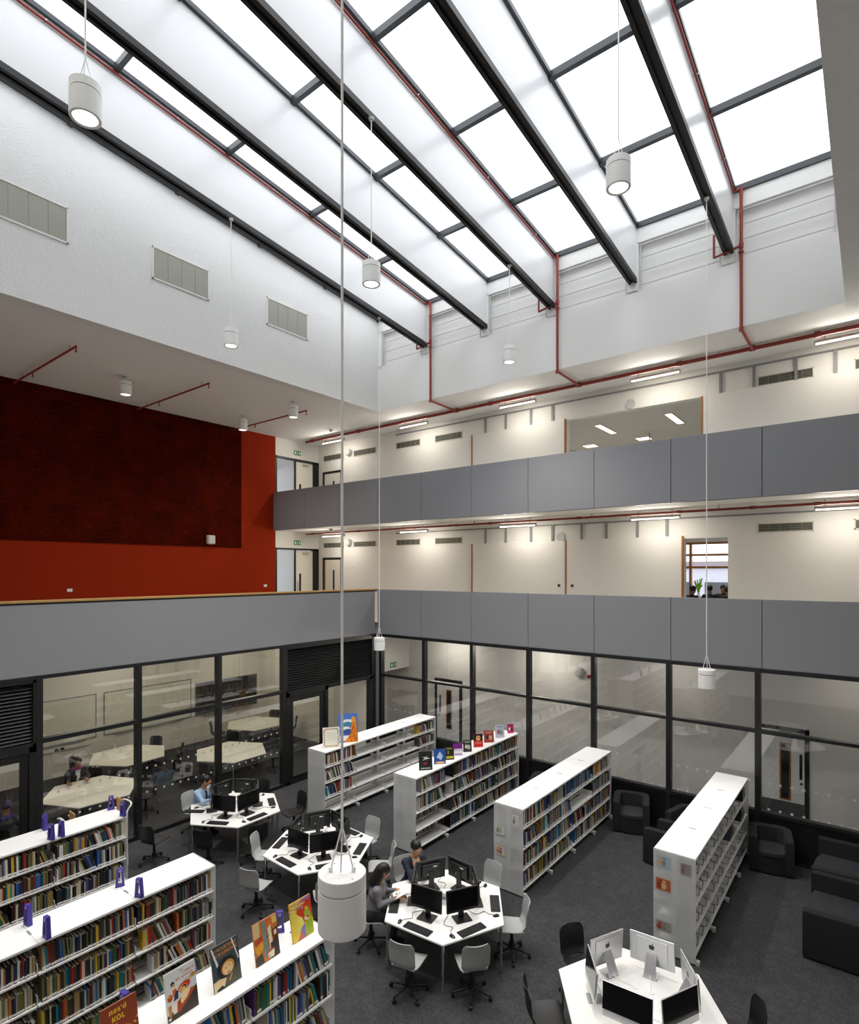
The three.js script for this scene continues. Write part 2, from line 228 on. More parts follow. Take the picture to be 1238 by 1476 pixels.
// ---------------------------------------------------------------- pendant lamps
{
  const body = merged([new THREE.LatheGeometry([[0, 0.36], [0.146, 0.36], [0.152, 0.354], [0.152, 0.275]].map((p) => new THREE.Vector2(...p)), 40)]);
  const can = merged([new THREE.LatheGeometry([[0.148, 0.262], [0.152, 0.258], [0.152, 0.006], [0.148, 0.0], [0.125, 0.0], [0.12, 0.012]].map((p) => new THREE.Vector2(...p)), 40)]);
  const groove = new THREE.CylinderGeometry(0.145, 0.145, 0.016, 40, 1, true).translate(0, 0.268, 0), disc = new THREE.CylinderGeometry(0.122, 0.122, 0.008, 32).translate(0, 0.014, 0);
  const nuts = merged([cyl(0.013, 0.013, 0.03, -0.07, 0.36, 0.02, 10), cyl(0.013, 0.013, 0.03, 0.07, 0.36, -0.02, 10), cyl(0.006, 0.006, 0.006, 0.1, 0.36, 0.07, 8), cyl(0.006, 0.006, 0.006, -0.09, 0.36, -0.08, 8), cyl(0.006, 0.006, 0.006, 0.04, 0.36, -0.11, 8)]);
  const lamp = (x, y, z, top, lab, group, v = 0.28, power = 1) => {
    const t = tag(grp('pendant_lamp', x, y, z, 0.4), lab, 'lamp', group);
    mesh('cap', body, M.lampWhite, t); mesh('groove', groove, M.lampGroove, t); mesh('canister', can, M.lampWhite, t); mesh('fixing', nuts, M.lampWhite, t);
    mesh('diffuser', disc, M.glow, t);
    mesh('hanger', [bar([-0.07, 0.37, 0.02], [0, 0.37 + v, 0], 0.005), bar([0.07, 0.37, -0.02], [0, 0.37 + v, 0], 0.005)], M.cord, t);
    if (top - y - 0.37 - v > 0.02) mesh('cord', [bar([0, 0.36 + v, 0], [0, top - y, 0], 0.009), bar([0.004, 0.37, 0.03], [0.004, 0.4 + v, 0], 0.005)], M.cord, t);
    mesh('ceiling_rose', cyl(0.04, 0.05, 0.04, 0, top - y - 0.04, 0), M.lightGrey, t);
    const l = new THREE.SpotLight(0xfffaf3, PENDANT_POWER * power, 0, 1.15, 0.9, 2); l.position.set(0, -0.012, 0); l.target.position.set(0, -3, 0); l.castShadow = true; l.shadow.radius = 5; t.add(l, l.target);
  };
  const ht = (z) => 13.02 + SL * z, hi = 'high white pendant lamps', lo = 'low white pendant lamps', te = 'pendant lamps over the terrace';
  lamp(BEAMS[0], 3.82, 2.08, ht(2.08), 'white canister pendant on a long cord in front of the black louvre', lo, 0.28, 0.2);
  lamp(BEAMS[4], 3.81, 2.04, ht(2.04), 'white canister pendant on a long cord before the back glazing', lo, 0.28, 0.2);
  lamp(BEAMS[4] - 0.05, 3.79, 11.5, ht(11.5), 'large looking white canister pendant hanging low over the computer tables', lo, 0.28, 0.2);
  lamp(BEAMS[0] + 0.07, 10.94, 6.85, ht(6.85), 'white canister pendant hanging before the plaster well wall', hi, 0.28, 1.3);
  lamp(BEAMS[2], 10.96, 2.22, ht(2.22), 'white canister pendant hanging before the blank end of the well', hi, 0.28, 1.3);
  lamp(BEAMS[2] + 0.1, 10.9, 6.98, ht(6.98), 'white canister pendant hanging before the first red riser and fins', hi, 0.28, 1.3);
  lamp(BEAMS[4], 10.95, 6.75, ht(6.75), 'white canister pendant against the bright panes of the rooflight', hi, 0.28, 1.3);
  lamp(6.62, 10.82, 11.5, ht(11.5), 'white canister pendant close under the fins beside the plaster wall', hi, 0.28, 1.3);
  lamp(-3.04, 10.87, 6.77, CEIL, 'short white pendant before the dark red panel, on its own', te, 0.1, 0.4);
  lamp(-3.96, 10.87, 2.48, CEIL, 'short white pendant at the right edge of the dark red panel', te, 0.1, 0.4);
  lamp(-1.3, 10.87, 2.45, CEIL, 'short white pendant above the gallery end beside the exit door', te, 0.1, 0.4);
}
// ---------------------------------------------------------------- fluorescent battens in the galleries
function batten(x, y, z, lab, group, power = 1, len = 1.27) {
  const t = tag(grp('batten_light', x, y, z), lab, 'light', group);
  mesh('housing', rbx(0, len, 0.0, 0.05, -0.045, 0.045, 0.008), M.lightGrey, t);
  mesh('tube', bar([0.03, -0.02, 0], [len - 0.03, -0.02, 0], 0.016, 10), M.tubeGlow, t);
  mesh('end_cap', [bx(0, 0.025, -0.045, 0.0, -0.03, 0.03), bx(len - 0.025, len, -0.045, 0.0, -0.03, 0.03)], M.lightGrey, t);
  for (const x of [0.2, len - 0.2]) mesh('stem', bar([x, 0.05, 0], [x, 0.2, 0], 0.008), M.grey, t);
  for (const s of [-1, 1]) { const l = new THREE.RectAreaLight(0xfff6e8, BATTEN_POWER * power * (s < 0 ? 0.6 : 1), len - 0.06, 0.07); l.position.set(len / 2, -0.05, s * 0.025); l.rotation.x = -Math.PI / 2 - s * (s < 0 ? 0.45 : 0.95); t.add(l); }
}
[-4.44, -0.32, 3.81, 7.9, 12.02].forEach((x, i) => {
  const where = ['beside the exit door', 'over the two small vents', 'over the short hanging straps', 'over the wide opening', 'next to the right hand vents'][i], where1 = ['beside the exit door', 'over the two small vents', 'over the first sliding panel', 'over the second sliding panel', 'over the right hand vents'][i];
  batten(x, 11.17, -1.5, `lit batten light on the top gallery ceiling ${where}`, 'top gallery battens'); batten(x, 7.45, -1.5, `lit batten light on the lower gallery ceiling ${where1}`, 'lower gallery battens');
});
[[1.2, 'over the viewing side gallery, first from the red wall'], [4.8, 'over the viewing side gallery, second from the red wall'], [8.4, 'over the viewing side gallery, third from the red wall'], [12.0, 'over the viewing side gallery, fourth from the red wall']].forEach(([x, w]) => batten(x, 11.17, 15.6, `added lit batten light ${w}`, 'added viewing side battens', 0.6));  // out-of-view battens added as front fill for camera-facing surfaces
[1.0, 4.5, 8.2, 12.2].forEach((x, i) => batten(x, 3.7, -1.5, `batten light over the ground corridor ${['before the narrow door', 'before the bell', 'before the switch, added as fill', 'before the kick plate door, added as fill'][i]}`, 'ground corridor battens', [0.85, 0.85, 0.25, 0.15][i]));  // last two are dim fill battens added to brighten the corridor wall
// ---------------------------------------------------------------- gallery fittings
{
  const grille = (x0, x1, y0, y1, lab, n) => {
    const t = tag(grp('wall_grille', x0, y0, BACK), lab, 'vent', 'small gallery wall grilles');
    mesh('frame', [bx(0, x1 - x0, 0, 0.025, 0, 0.02), bx(0, x1 - x0, y1 - y0 - 0.025, y1 - y0, 0, 0.02), bx(0, 0.025, 0, y1 - y0, 0, 0.02), bx(x1 - x0 - 0.025, x1 - x0, 0, y1 - y0, 0, 0.02)], M.cream, t);
    pc('backing', 0.02, x1 - x0 - 0.02, 0.02, y1 - y0 - 0.02, 0.001, 0.004, M.grilleDark, t);
    for (let k = 0; k < 4; k++) { const g = new THREE.BoxGeometry(x1 - x0 - 0.05, 0.006, 0.02); const m = mesh('slat', g, M.grilleSlat, t); m.position.set((x1 - x0) / 2, 0.05 + k * (y1 - y0 - 0.09) / 3.2, 0.011); m.rotation.x = 0.6; }
    for (let k = 1; k < n; k++) pc('bar', (x1 - x0) * k / n - 0.006, (x1 - x0) * k / n + 0.006, 0.02, y1 - y0 - 0.02, 0.005, 0.018, M.grilleSlat, t);
  };
  const xs = [[-5.35, -4.1], [-3.55, -2.3], [-1.27, -0.08], [0.59, 1.79], [10.77, 11.95], [12.72, 13.9]], at = ['by the exit door', 'next to the round speaker', 'left of the twin pair', 'right of the twin pair', 'right of the sliding panels', 'furthest along the wall'];
  xs.forEach(([a, b], i) => { grille(a, b, 10.66, 10.92, `slatted wall grille on the top gallery ${at[i]}`, i < 4 ? 5 : 5); grille(a, b, 7.01, 7.25, `slatted wall grille on the lower gallery ${at[i]}`, 5); });
  // ceiling track, straps and big sliding panels
  for (const [y, lab] of [[11.21, 'grey sliding panel track along the top gallery'], [7.48, 'grey sliding panel track along the lower gallery']]) { const t = tag(grp('door_track', -1.25, y, BACK), lab, 'track'); mesh('rail', rbx(0, 15.5, -0.02, 0.02, 0.0, 0.06, 0.006, 1), M.grey, t); }
  const strap = (x, y0, y1, lab, g) => { const t = tag(grp('hanging_strap', x, y0, BACK + 0.045), lab, 'strap', g); mesh('strap', rbx(-0.035, 0.035, 0, y1 - y0, -0.01, 0.01, 0.004, 1), M.grey, t); mesh('bolt', [cyl(0.012, 0.012, 0.01, 0, 0.05, 0.008, 8), cyl(0.012, 0.012, 0.01, 0, y1 - y0 - 0.1, 0.008, 8)], M.chrome, t); };
  const top = ['first', 'second', 'third', 'fourth'];
  [2.76, 3.54, 4.45, 5.2].forEach((x, i) => { strap(x, 10.69, 11.2, `grey strap above the top gallery panel left of the opening, ${top[i]} from the twin vents`, 'panel straps'); strap(x, 6.98, 7.46, `grey strap above the lower gallery first sliding panel, ${top[i]} from the twin vents`, 'panel straps'); });
  [9.94, 10.7, 11.59, 12.37].forEach((x, i) => strap(x, 10.66, 11.2, `grey strap above the top gallery panel right of the opening, ${top[i]} from the opening`, 'panel straps'));
  [6.15, 6.91, 7.81, 8.6].forEach((x, i) => strap(x, 7.0, 7.46, `grey strap above the lower gallery second sliding panel, ${top[i]} from the timber joint`, 'panel straps'));
  const slide = (x0, x1, y0, y1, eL, eR, lab, handle) => {
    const t = tag(grp('sliding_panel', x0, y0, BACK + 0.01), lab, 'sliding door', 'white sliding panels');
    mesh('leaf', rbx(0, x1 - x0, 0.01, y1 - y0, 0, 0.045, 0.004, 1), M.corridor, t);
    if (eL) mesh('timber_edge', bx(-0.03, 0.015, 0.01, y1 - y0, -0.005, 0.06), M.timber, t);
    if (eR) mesh('timber_edge', bx(x1 - x0 - 0.015, x1 - x0 + 0.03, 0.01, y1 - y0, -0.005, 0.06), M.timber, t);
    if (handle != null) { const h = mesh('pull_handle', new THREE.CylinderGeometry(0.05, 0.05, 0.02, 20).rotateX(Math.PI / 2), M.chrome, t); h.position.set(handle - x0, 5.615 - y0, 0.05); const k = mesh('recess', new THREE.CylinderGeometry(0.033, 0.033, 0.012, 20).rotateX(Math.PI / 2), M.black, h); k.position.z = 0.006; }
  };
  slide(2.23, 5.62, F2, 10.69, true, true, 'white sliding panel on the top gallery left of the wide opening');
  slide(9.5, 13.2, F2, 10.66, true, false, 'white sliding panel on the top gallery right of the wide opening');
  slide(2.23, 5.62, F1, 6.98, true, false, 'white sliding panel on the lower gallery with handle at its right end', 5.43);
  slide(5.66, 9.0, F1, 7.0, true, true, 'white sliding panel on the lower gallery next to the timber window', 5.86);
  const speaker = (x, y, lab) => { const t = tag(grp('wall_speaker', x, y, BACK), lab, 'speaker', 'gallery speakers'); mesh('body', new THREE.LatheGeometry([[0, 0.16], [0.1, 0.15], [0.14, 0.12], [0.15, 0.0]].map((p) => new THREE.Vector2(...p)), 28).rotateX(Math.PI / 2), M.lightGrey, t); mesh('mesh_front', new THREE.CylinderGeometry(0.1, 0.1, 0.01, 24).rotateX(Math.PI / 2).translate(0, 0, 0.155), M.rail, t); };
  speaker(-3.78, 10.87, 'round white speaker on the top gallery wall beside the first grille'); speaker(-3.78, 7.21, 'round white speaker on the lower gallery wall beside the first grille');
  const roundel = (x, y, lab) => { const t = tag(grp('ceiling_speaker', x, y, BACK), lab, 'speaker'); mesh('disc', new THREE.CylinderGeometry(0.13, 0.13, 0.03, 28).rotateX(Math.PI / 2).translate(0, 0, 0.02), M.lightGrey, t); mesh('rim', new THREE.TorusGeometry(0.13, 0.012, 8, 28).translate(0, 0, 0.03), M.rail, t); };
  roundel(7.6, 10.8, 'flat round disc on the top gallery wall over the wide opening'); roundel(5.47, 7.1, 'flat round disc on the lower gallery wall over the timber joint');
  for (const [y, lab] of [[CEIL, 'small dark smoke detector on the top gallery ceiling'], [G1, 'small dark smoke detector on the lower gallery ceiling']]) { const t = tag(grp('smoke_detector', -3.1, y, -0.75), lab, 'detector'); mesh('base', cyl(0.07, 0.07, 0.025, 0, -0.025, 0, 20), M.lightGrey, t); mesh('dome', new THREE.SphereGeometry(0.055, 16, 8, 0, 6.3, Math.PI / 2, Math.PI / 2).translate(0, -0.025, 0), M.grey, t); }
  // wall boxes
  for (const [y, lab] of [[9.72, 'small white thermostat on the top gallery wall'], [6.25, 'small white thermostat on the lower gallery wall']]) { const t = tag(grp('wall_thermostat', -3.62, y, BACK), lab, 'thermostat'); mesh('case', rbx(-0.06, 0.06, -0.04, 0.04, 0, 0.02, 0.006), M.whitePlastic, t); mesh('dial', cyl(0.015, 0.015, 0.008, 0, 0, 0.022, 12), M.grey, t); }
}
// doors and doorways of the galleries
{
  const signTex = (() => { const c = document.createElement('canvas'); c.width = 256; c.height = 128; const g = c.getContext('2d'); g.fillStyle = '#1c8a45'; g.fillRect(0, 0, 256, 128); g.fillStyle = '#f6faf4'; g.fillRect(14, 20, 52, 88); g.fillRect(190, 20, 52, 88); g.beginPath(); g.arc(118, 32, 12, 0, 7); g.fill(); g.lineWidth = 13; g.strokeStyle = '#f6faf4'; g.beginPath(); g.moveTo(118, 46); g.lineTo(124, 78); g.lineTo(146, 104); g.moveTo(124, 78); g.lineTo(104, 106); g.moveTo(96, 62); g.lineTo(118, 52); g.lineTo(144, 66); g.stroke(); const t = new THREE.CanvasTexture(c); t.colorSpace = THREE.SRGBColorSpace; return t; })();
  const signMat = std(0xffffff, 0.5, 0, { map: signTex });
  var exitSign = (x, y, z, turn, lab) => { const t = tag(grp('exit_sign', x, y, z, turn), lab, 'sign', 'green exit signs'); mesh('plate', rbx(-0.17, 0.17, -0.09, 0.09, 0, 0.015, 0.004, 1), M.green, t); mesh('pictogram', new THREE.PlaneGeometry(0.32, 0.16).translate(0, 0, 0.017), signMat, t); };
  exitSign(W0 + 0.01, 10.9, -1.24, Math.PI / 2, 'green running man exit sign over the top gallery door'); exitSign(W0 + 0.01, 7.22, -1.24, Math.PI / 2, 'green running man exit sign over the lower gallery door');
  let n = 1;
  for (const [f, t0] of [[F1, 6.99], [F2, 10.65]]) {
    const d = struct(new THREE.Group()); d.name = 'door_' + n++; d.position.set(W0, f, 0); scene.add(d); const h = t0 - f;
    mesh('frame', [bx(-0.16, 0.02, h - 0.07, h, BACK, -0.15), bx(-0.16, 0.02, 0, h, -0.23, -0.15), bx(-0.16, 0.02, 0, h, BACK, BACK + 0.28)], M.black, d);
    pc('mullion', -0.12, -0.05, 0, h - 0.07, -1.22, -1.17, M.black, d);
    const pane = mesh('pane', new THREE.PlaneGeometry(0.94, h - 0.08).rotateY(Math.PI / 2).translate(-0.08, (h - 0.08) / 2, -0.7), M.glass, d);
    const leaf = mesh('leaf', rbx(-0.1, -0.05, 0.01, h - 0.1, BACK + 0.28, -1.23, 0.004, 1), M.cream, d);
    mesh('vision_panel', bx(-0.055, -0.045, 0.5, 1.6, -1.48, -1.38), M.black, leaf); mesh('pull_handle', bar([-0.02, 0.7, -1.3], [-0.02, 1.3, -1.3], 0.014), M.chrome, leaf); mesh('door_closer', rbx(-0.05, 0.0, h - 0.24, h - 0.17, -1.85, -1.55, 0.008), M.chrome, leaf);
  }
  for (const [f, t0, open] of [[F1, 6.62, 1], [F2, 10.22, 0]]) {
    const d = struct(new THREE.Group()); d.name = 'door_' + n++; d.position.set(-5.37, f, BACK); scene.add(d); const h = t0 - f;
    mesh('frame', [bx(0, 0.1, 0, h, -0.02, 0.04), bx(1.07, 1.17, 0, h, -0.02, 0.04), bx(0, 1.17, h - 0.09, h, -0.02, 0.04)], M.black, d);
    const leaf = mesh('leaf', rbx(0.11, 1.06, 0.01, h - 0.1, 0.0, 0.03, 0.003, 1), M.cream, d);
    mesh('vision_panel', bx(0.62, 0.72, 0.55, 1.75, 0.028, 0.036), M.black, leaf);
    if (open) mesh('timber_edge', bx(0.11, 0.16, 0.01, h - 0.1, 0.028, 0.04), M.timber, leaf);
  }
  // room lights, some of them added, behind the doorways and openings
  const panel = (x, y, z, w, d, p, lab, col = 0xf2f6ff) => { const t = tag(grp('ceiling_light', x, y, z), lab, 'light', 'recessed lights in the rooms beyond'); mesh('trim', rbx(-w / 2 - 0.03, w / 2 + 0.03, -0.02, 0, -d / 2 - 0.03, d / 2 + 0.03, 0.006, 1), M.lightGrey, t); mesh('diffuser', bx(-w / 2, w / 2, -0.026, -0.019, -d / 2, d / 2), M.panelGlow, t); const l = new THREE.RectAreaLight(col, p, w, d); l.position.y = -0.04; l.rotation.x = -Math.PI / 2; t.add(l); };
  panel(8.6, G1, -5.6, 0.5, 1.2, 18, 'added ceiling light in the room with the timber window', 0xfff8ec); panel(-7.6, G1, -1.4, 0.5, 0.5, 75, 'added square light in place of lobby daylight behind the lower exit door', 0xeef3ff); panel(-7.6, CEIL, -1.4, 0.5, 0.5, 75, 'added square light in place of lobby daylight behind the top exit door', 0xeef3ff);  // unseen fittings added to brighten the window room and stand in for lobby daylight
  panel(5.1, CEIL, -7.0, 0.22, 1.6, 16, 'long recessed ceiling light beyond the wide opening, near its left end', 0xfff4e0); panel(7.55, CEIL, -7.0, 0.22, 1.6, 16, 'long recessed ceiling light beyond the wide opening, near its right end', 0xfff4e0);
  panel(3.5, CEIL, -9.4, 0.5, 0.5, 14, 'short ceiling light deep beyond the wide opening, left of the projector', 0xfff4e0); panel(5.72, CEIL, -9.4, 0.5, 0.5, 14, 'short ceiling light deep beyond the wide opening, right of the projector', 0xfff4e0);
  const p = tag(grp('projector', 6.2, CEIL - 0.42, -8.6), 'small black projector hanging from the ceiling beyond the wide opening', 'projector'); mesh('body', rbx(-0.16, 0.16, -0.06, 0.06, -0.13, 0.13, 0.02), M.black, p); mesh('lens', new THREE.CylinderGeometry(0.05, 0.05, 0.05, 16).rotateX(Math.PI / 2).translate(0, 0, 0.14), M.grey, p); mesh('pole', cyl(0.015, 0.015, 0.36, 0, 0.06, 0, 8), M.grey, p);
}
// grilles in the plaster wall, fittings on the red wall
[[9.28, 10.7, 'furthest from the corner'], [6.12, 7.54, 'in the middle of the three'], [2.98, 4.4, 'nearest the back corner']].forEach(([a, b, where]) => {
  const t = tag(grp('air_grille', 0, 12.8, a), `large beige perforated air grille in the white plaster wall, ${where}`, 'vent', 'plaster wall air grilles');
  const L = b - a; mesh('frame', [bx(0, 0.025, 0, 0.03, 0, L), bx(0, 0.025, 0.72, 0.75, 0, L), bx(0, 0.025, 0, 0.75, 0, 0.03), bx(0, 0.025, 0, 0.75, L - 0.03, L)], M.white, t);
  for (let k = 0; k < 4; k++) pc('perforated_panel', 0, 0.014, 0.03, 0.72, 0.034 + k * (L - 0.06) / 4, 0.026 + (k + 1) * (L - 0.06) / 4, M.grille, t);
});
{
  for (const [z, lab] of [[7.2, 'small white socket low on the red wall, away from the corner'], [0.33, 'small white socket low on the red wall by the exit door']]) { const t = tag(grp('wall_socket', W0 + 0.02, 5.49, z), lab, 'socket', 'red wall sockets'); mesh('plate', rbx(0, 0.015, -0.045, 0.045, -0.07, 0.07, 0.005), M.whitePlastic, t); mesh('switch', [rbx(0.013, 0.02, -0.015, 0.015, -0.04, -0.015, 0.002, 1), rbx(0.013, 0.02, -0.015, 0.015, 0.015, 0.04, 0.002, 1)], M.lightGrey, t); }
  const t = tag(grp('wall_speaker', W0 + 0.04, 7.17, 2.71), 'white rounded speaker box on the dark red panel', 'speaker'); mesh('body', rbx(0, 0.16, -0.16, 0.16, -0.15, 0.15, 0.05, 4), M.lightGrey, t); mesh('front_grille', rbx(0.15, 0.175, -0.13, 0.13, -0.12, 0.12, 0.01), M.rail, t);
}
// view through the lower gallery opening: timber window and the building opposite
{
  const w = struct(new THREE.Group()); w.name = 'window_2'; w.position.set(7.0, 5.05, -8.4); scene.add(w);
  for (const x of [0.0, 0.68, 2.32]) pc('mullion', x, x + 0.08, 0, 2.05, -0.12, 0.02, M.timber, w);
  for (const y of [0, 1.1, 1.55, 1.97]) pc('transom', 0, 2.4, y, y + 0.08, -0.11, 0.015, M.timber, w);
  for (const [a, c] of [[0.08, 0.68], [0.76, 2.32]]) for (const [d, e] of [[0.08, 1.1], [1.18, 1.55], [1.63, 1.97]]) mesh('pane', new THREE.PlaneGeometry(c - a, e - d).translate((a + c) / 2, (d + e) / 2, -0.05), M.glass, w);
  const b = tag(grp('far_building', -14, -1, -34), 'low pale building seen through the timber window', 'building');
  mesh('wall', bx(0, 26, 0, 7.3, -6, 0), std(0xb8b9c4, 0.8), b); mesh('parapet', bx(-0.2, 26.2, 7.3, 7.8, -6.2, 0.2), std(0x8a7f86, 0.7), b);
  for (let i = 0; i < 8; i++) for (let j = 0; j < 2; j++) { const q = pc('window', 1 + i * 3.1, 3.2 + i * 3.1, 1.5 + j * 3, 3.2 + j * 3, 0, 0.08, M.steel, b); }
  struct(mesh('ground_outside', bx(-30, 60, -1.3, -1, -60, -8.7), M.grey));
  const v = tag(grp('vase_of_flowers', 8.18, 5.07, -7.6), 'bright green stems in a small vase before the timber window', 'plant');
  mesh('vase', new THREE.LatheGeometry([[0, 0], [0.05, 0], [0.06, 0.1], [0.035, 0.2], [0.045, 0.24]].map((p) => new THREE.Vector2(...p)), 16), M.whitePlastic, v);
  const leaf = std(0x8cc31a, 0.6); for (let k = 0; k < 9; k++) { const a = k * 0.7, q = mesh('leaf', tube([[0, 0.2, 0], [0.05 * Math.cos(a), 0.4, 0.05 * Math.sin(a)], [0.13 * Math.cos(a), 0.5 + 0.03 * k, 0.13 * Math.sin(a)]], 0.022, 8, 5), leaf, v); }
  const tb = tag(grp('desk', 7.0, F1, -7.9), 'low dark desk under the timber window', 'desk'); mesh('top', rbx(0, 2.6, 0.68, 0.72, -0.35, 0.45, 0.008), M.boardDark, tb); for (const x of [0.05, 2.5]) for (const z of [-0.3, 0.4]) pc('leg', x, x + 0.05, 0, 0.68, z, z + 0.05, M.black, tb);
}

// little white sensors hanging under the rafters
[[3.75, 6.95, 'small white sensor under a rafter between the second and third fins'], [8.1, 6.95, 'small white sensor under a rafter between the third and fourth fins']].forEach(([x, z, lab]) => { const t = tag(grp('ceiling_sensor', x, ROOF - 0.1 + SL * z - 0.06, z), lab, 'sensor', 'rafter sensors'); mesh('head', new THREE.SphereGeometry(0.06, 16, 10).scale(1, 0.7, 1), M.lightGrey, t); mesh('stem', cyl(0.02, 0.02, 0.06, 0, 0.02, 0, 10), M.lightGrey, t); });
// ---------------------------------------------------------------- ground floor glazing
{
  const w = struct(new THREE.Group()); w.name = 'window_3'; scene.add(w);            // back screen, plane z = 0
  const ms = [0.15, 1.98, 3.78, 5.63, 7.47, 9.3, 11.13, 12.97, 14.8, XR - 0.05];
  for (const x of ms) mesh('mullion', rbx(x - 0.055, x + 0.055, 0.02, G0, -0.13, 0.035, 0.006, 1), M.frame, w);
  mesh('head', rbx(0.1, XR, G0 - 0.09, G0, -0.13, 0.03, 0.006, 1), M.frame, w);
  mesh('cill', [bx(0.1, XR, 0.88, 0.95, -0.1, 0.04), bx(0.1, XR, 0, 0.04, -0.08, 0.06)], M.frame, w);
  for (let i = 0; i < ms.length - 1; i++) {
    pc('transom', ms[i] + 0.055, ms[i + 1] - 0.055, 2.6, 2.67, -0.1, 0.045, M.frame, w);
    pc('spandrel', ms[i] + 0.055, ms[i + 1] - 0.055, 0.04, 0.88, -0.06, -0.005, M.spandrel, w);
    const W = ms[i + 1] - ms[i] - 0.11, c = (ms[i] + ms[i + 1]) / 2;
    mesh('pane', new THREE.PlaneGeometry(W, 1.65).translate(c, 1.775, -0.03), M.glass, w); mesh('pane', new THREE.PlaneGeometry(W, 1.22).translate(c, 3.28, -0.03), M.glass, w);
    const dots = []; for (let k = 0; k < 8; k++) for (const y of [1.0, 1.55]) dots.push(new THREE.CircleGeometry(0.028, 10).translate(ms[i] + 0.2 + k * 0.21, y, -0.026));
    mesh('manifestation_dots', dots, M.dot, w);
  }
  const corner = struct(mesh('trim_1', bx(-0.12, 0.0, 0, G0, -0.13, 0.13), M.band));
}
{
  const w = struct(new THREE.Group()); w.name = 'window_4'; scene.add(w);            // left screen, plane x = 0
  const zs = [0.17, 3.82, 5.83, 7.84, 9.8, 13.4, 15.3, ZF - 0.05];
  for (const z of zs) mesh('mullion', rbx(-0.13, 0.035, 0.02, G0, z - 0.06, z + 0.06, 0.006, 1), M.frame, w);
  mesh('head', rbx(-0.13, 0.03, G0 - 0.08, G0, 0.13, ZF, 0.006, 1), M.frame, w);
  mesh('cill', bx(-0.1, 0.04, 0, 0.09, 0.13, ZF), M.frame, w);
  const pane = (z0, z1, y0, y1, p = w) => mesh('pane', new THREE.PlaneGeometry(z1 - z0, y1 - y0).rotateY(Math.PI / 2).translate(-0.03, (y0 + y1) / 2, (z0 + z1) / 2), M.glass, p);
  const dotRow = (z0, z1) => { const d = []; for (let z = z0 + 0.15; z < z1 - 0.1; z += 0.2) for (const y of [1.0, 1.55]) d.push(new THREE.CircleGeometry(0.026, 10).rotateY(Math.PI / 2).translate(-0.026, y, z)); mesh('manifestation_dots', d, M.dot, w); };
  for (const [a, b] of [[3.82, 5.83], [5.83, 7.84], [7.84, 9.8], [13.4, 15.3], [15.3, ZF - 0.05]]) { pc('transom', -0.1, 0.045, 2.62, 2.71, a + 0.06, b - 0.06, M.frame, w); pane(a + 0.06, b - 0.06, 0.09, 2.62); pane(a + 0.06, b - 0.06, 2.71, G0 - 0.08); dotRow(a + 0.06, b - 0.06); }
  let n = 5;
  for (const [a, b, dir] of [[0.23, 3.76, 1], [9.86, 13.34, -1]]) {
    const lv = struct(new THREE.Group()); lv.name = 'louvre_bank'; lv.name = numbered(lv.name); scene.add(lv);
    tag(lv, dir > 0 ? 'black slatted louvre bank in the back corner above the glass door' : 'black slatted louvre bank above the glass door away from the corner', 'louvre'); delete lv.userData.kind;
    mesh('frame', [bx(-0.13, 0.03, 2.6, 2.66, a, b), bx(-0.13, 0.03, G0 - 0.14, G0 - 0.08, a, b), bx(-0.13, 0.03, 2.6, G0 - 0.08, a, a + 0.05), bx(-0.13, 0.03, 2.6, G0 - 0.08, b - 0.05, b)], M.frame, lv);
    pc('backing', -0.13, -0.11, 2.66, G0 - 0.1, a, b, M.black, lv);
    const slat = new THREE.BoxGeometry(0.085, 0.012, b - a - 0.1); for (let k = 0; k < 17; k++) { const s = mesh('slat', slat, M.black, lv); s.position.set(-0.035, 2.71 + k * 0.0695, (a + b) / 2); s.rotation.z = -0.75; }
    // doorway: leaf on the side away from the corner, side light next to it
    const z0 = dir > 0 ? 2.2 : 9.86, z1 = dir > 0 ? 3.76 : 11.3, s0 = dir > 0 ? a : 11.3, s1 = dir > 0 ? 2.2 : b;
    const d = struct(new THREE.Group()); d.name = 'door_' + n++; scene.add(d);
    mesh('frame', [bx(-0.13, 0.04, 0, 2.6, z0, z0 + 0.12), bx(-0.13, 0.04, 0, 2.6, z1 - 0.12, z1), bx(-0.13, 0.04, 2.48, 2.6, z0, z1)], M.frame, d);
    const lf = mesh('leaf', [bx(-0.07, 0.01, 0.02, 2.46, z0 + 0.13, z0 + 0.26), bx(-0.07, 0.01, 0.02, 2.46, z1 - 0.26, z1 - 0.13), bx(-0.07, 0.01, 2.33, 2.46, z0 + 0.26, z1 - 0.26), bx(-0.07, 0.01, 0.02, 0.2, z0 + 0.26, z1 - 0.26)], M.black, d);
    pane(z0 + 0.26, z1 - 0.26, 0.2, 2.33, lf);
    mesh('pull_handle', bar([0.05, 0.8, dir > 0 ? z0 + 0.2 : z1 - 0.2], [0.05, 1.4, dir > 0 ? z0 + 0.2 : z1 - 0.2], 0.016), M.chrome, lf);
    mesh('sidelight_frame', [bx(-0.12, 0.03, 0.0, 2.6, s0, s0 + 0.18), bx(-0.12, 0.03, 0.0, 0.09, s0, s1), bx(-0.12, 0.03, 2.52, 2.6, s0, s1)], M.frame, w); pane(s0 + 0.18, s1, 0.09, 2.52);
  }
}
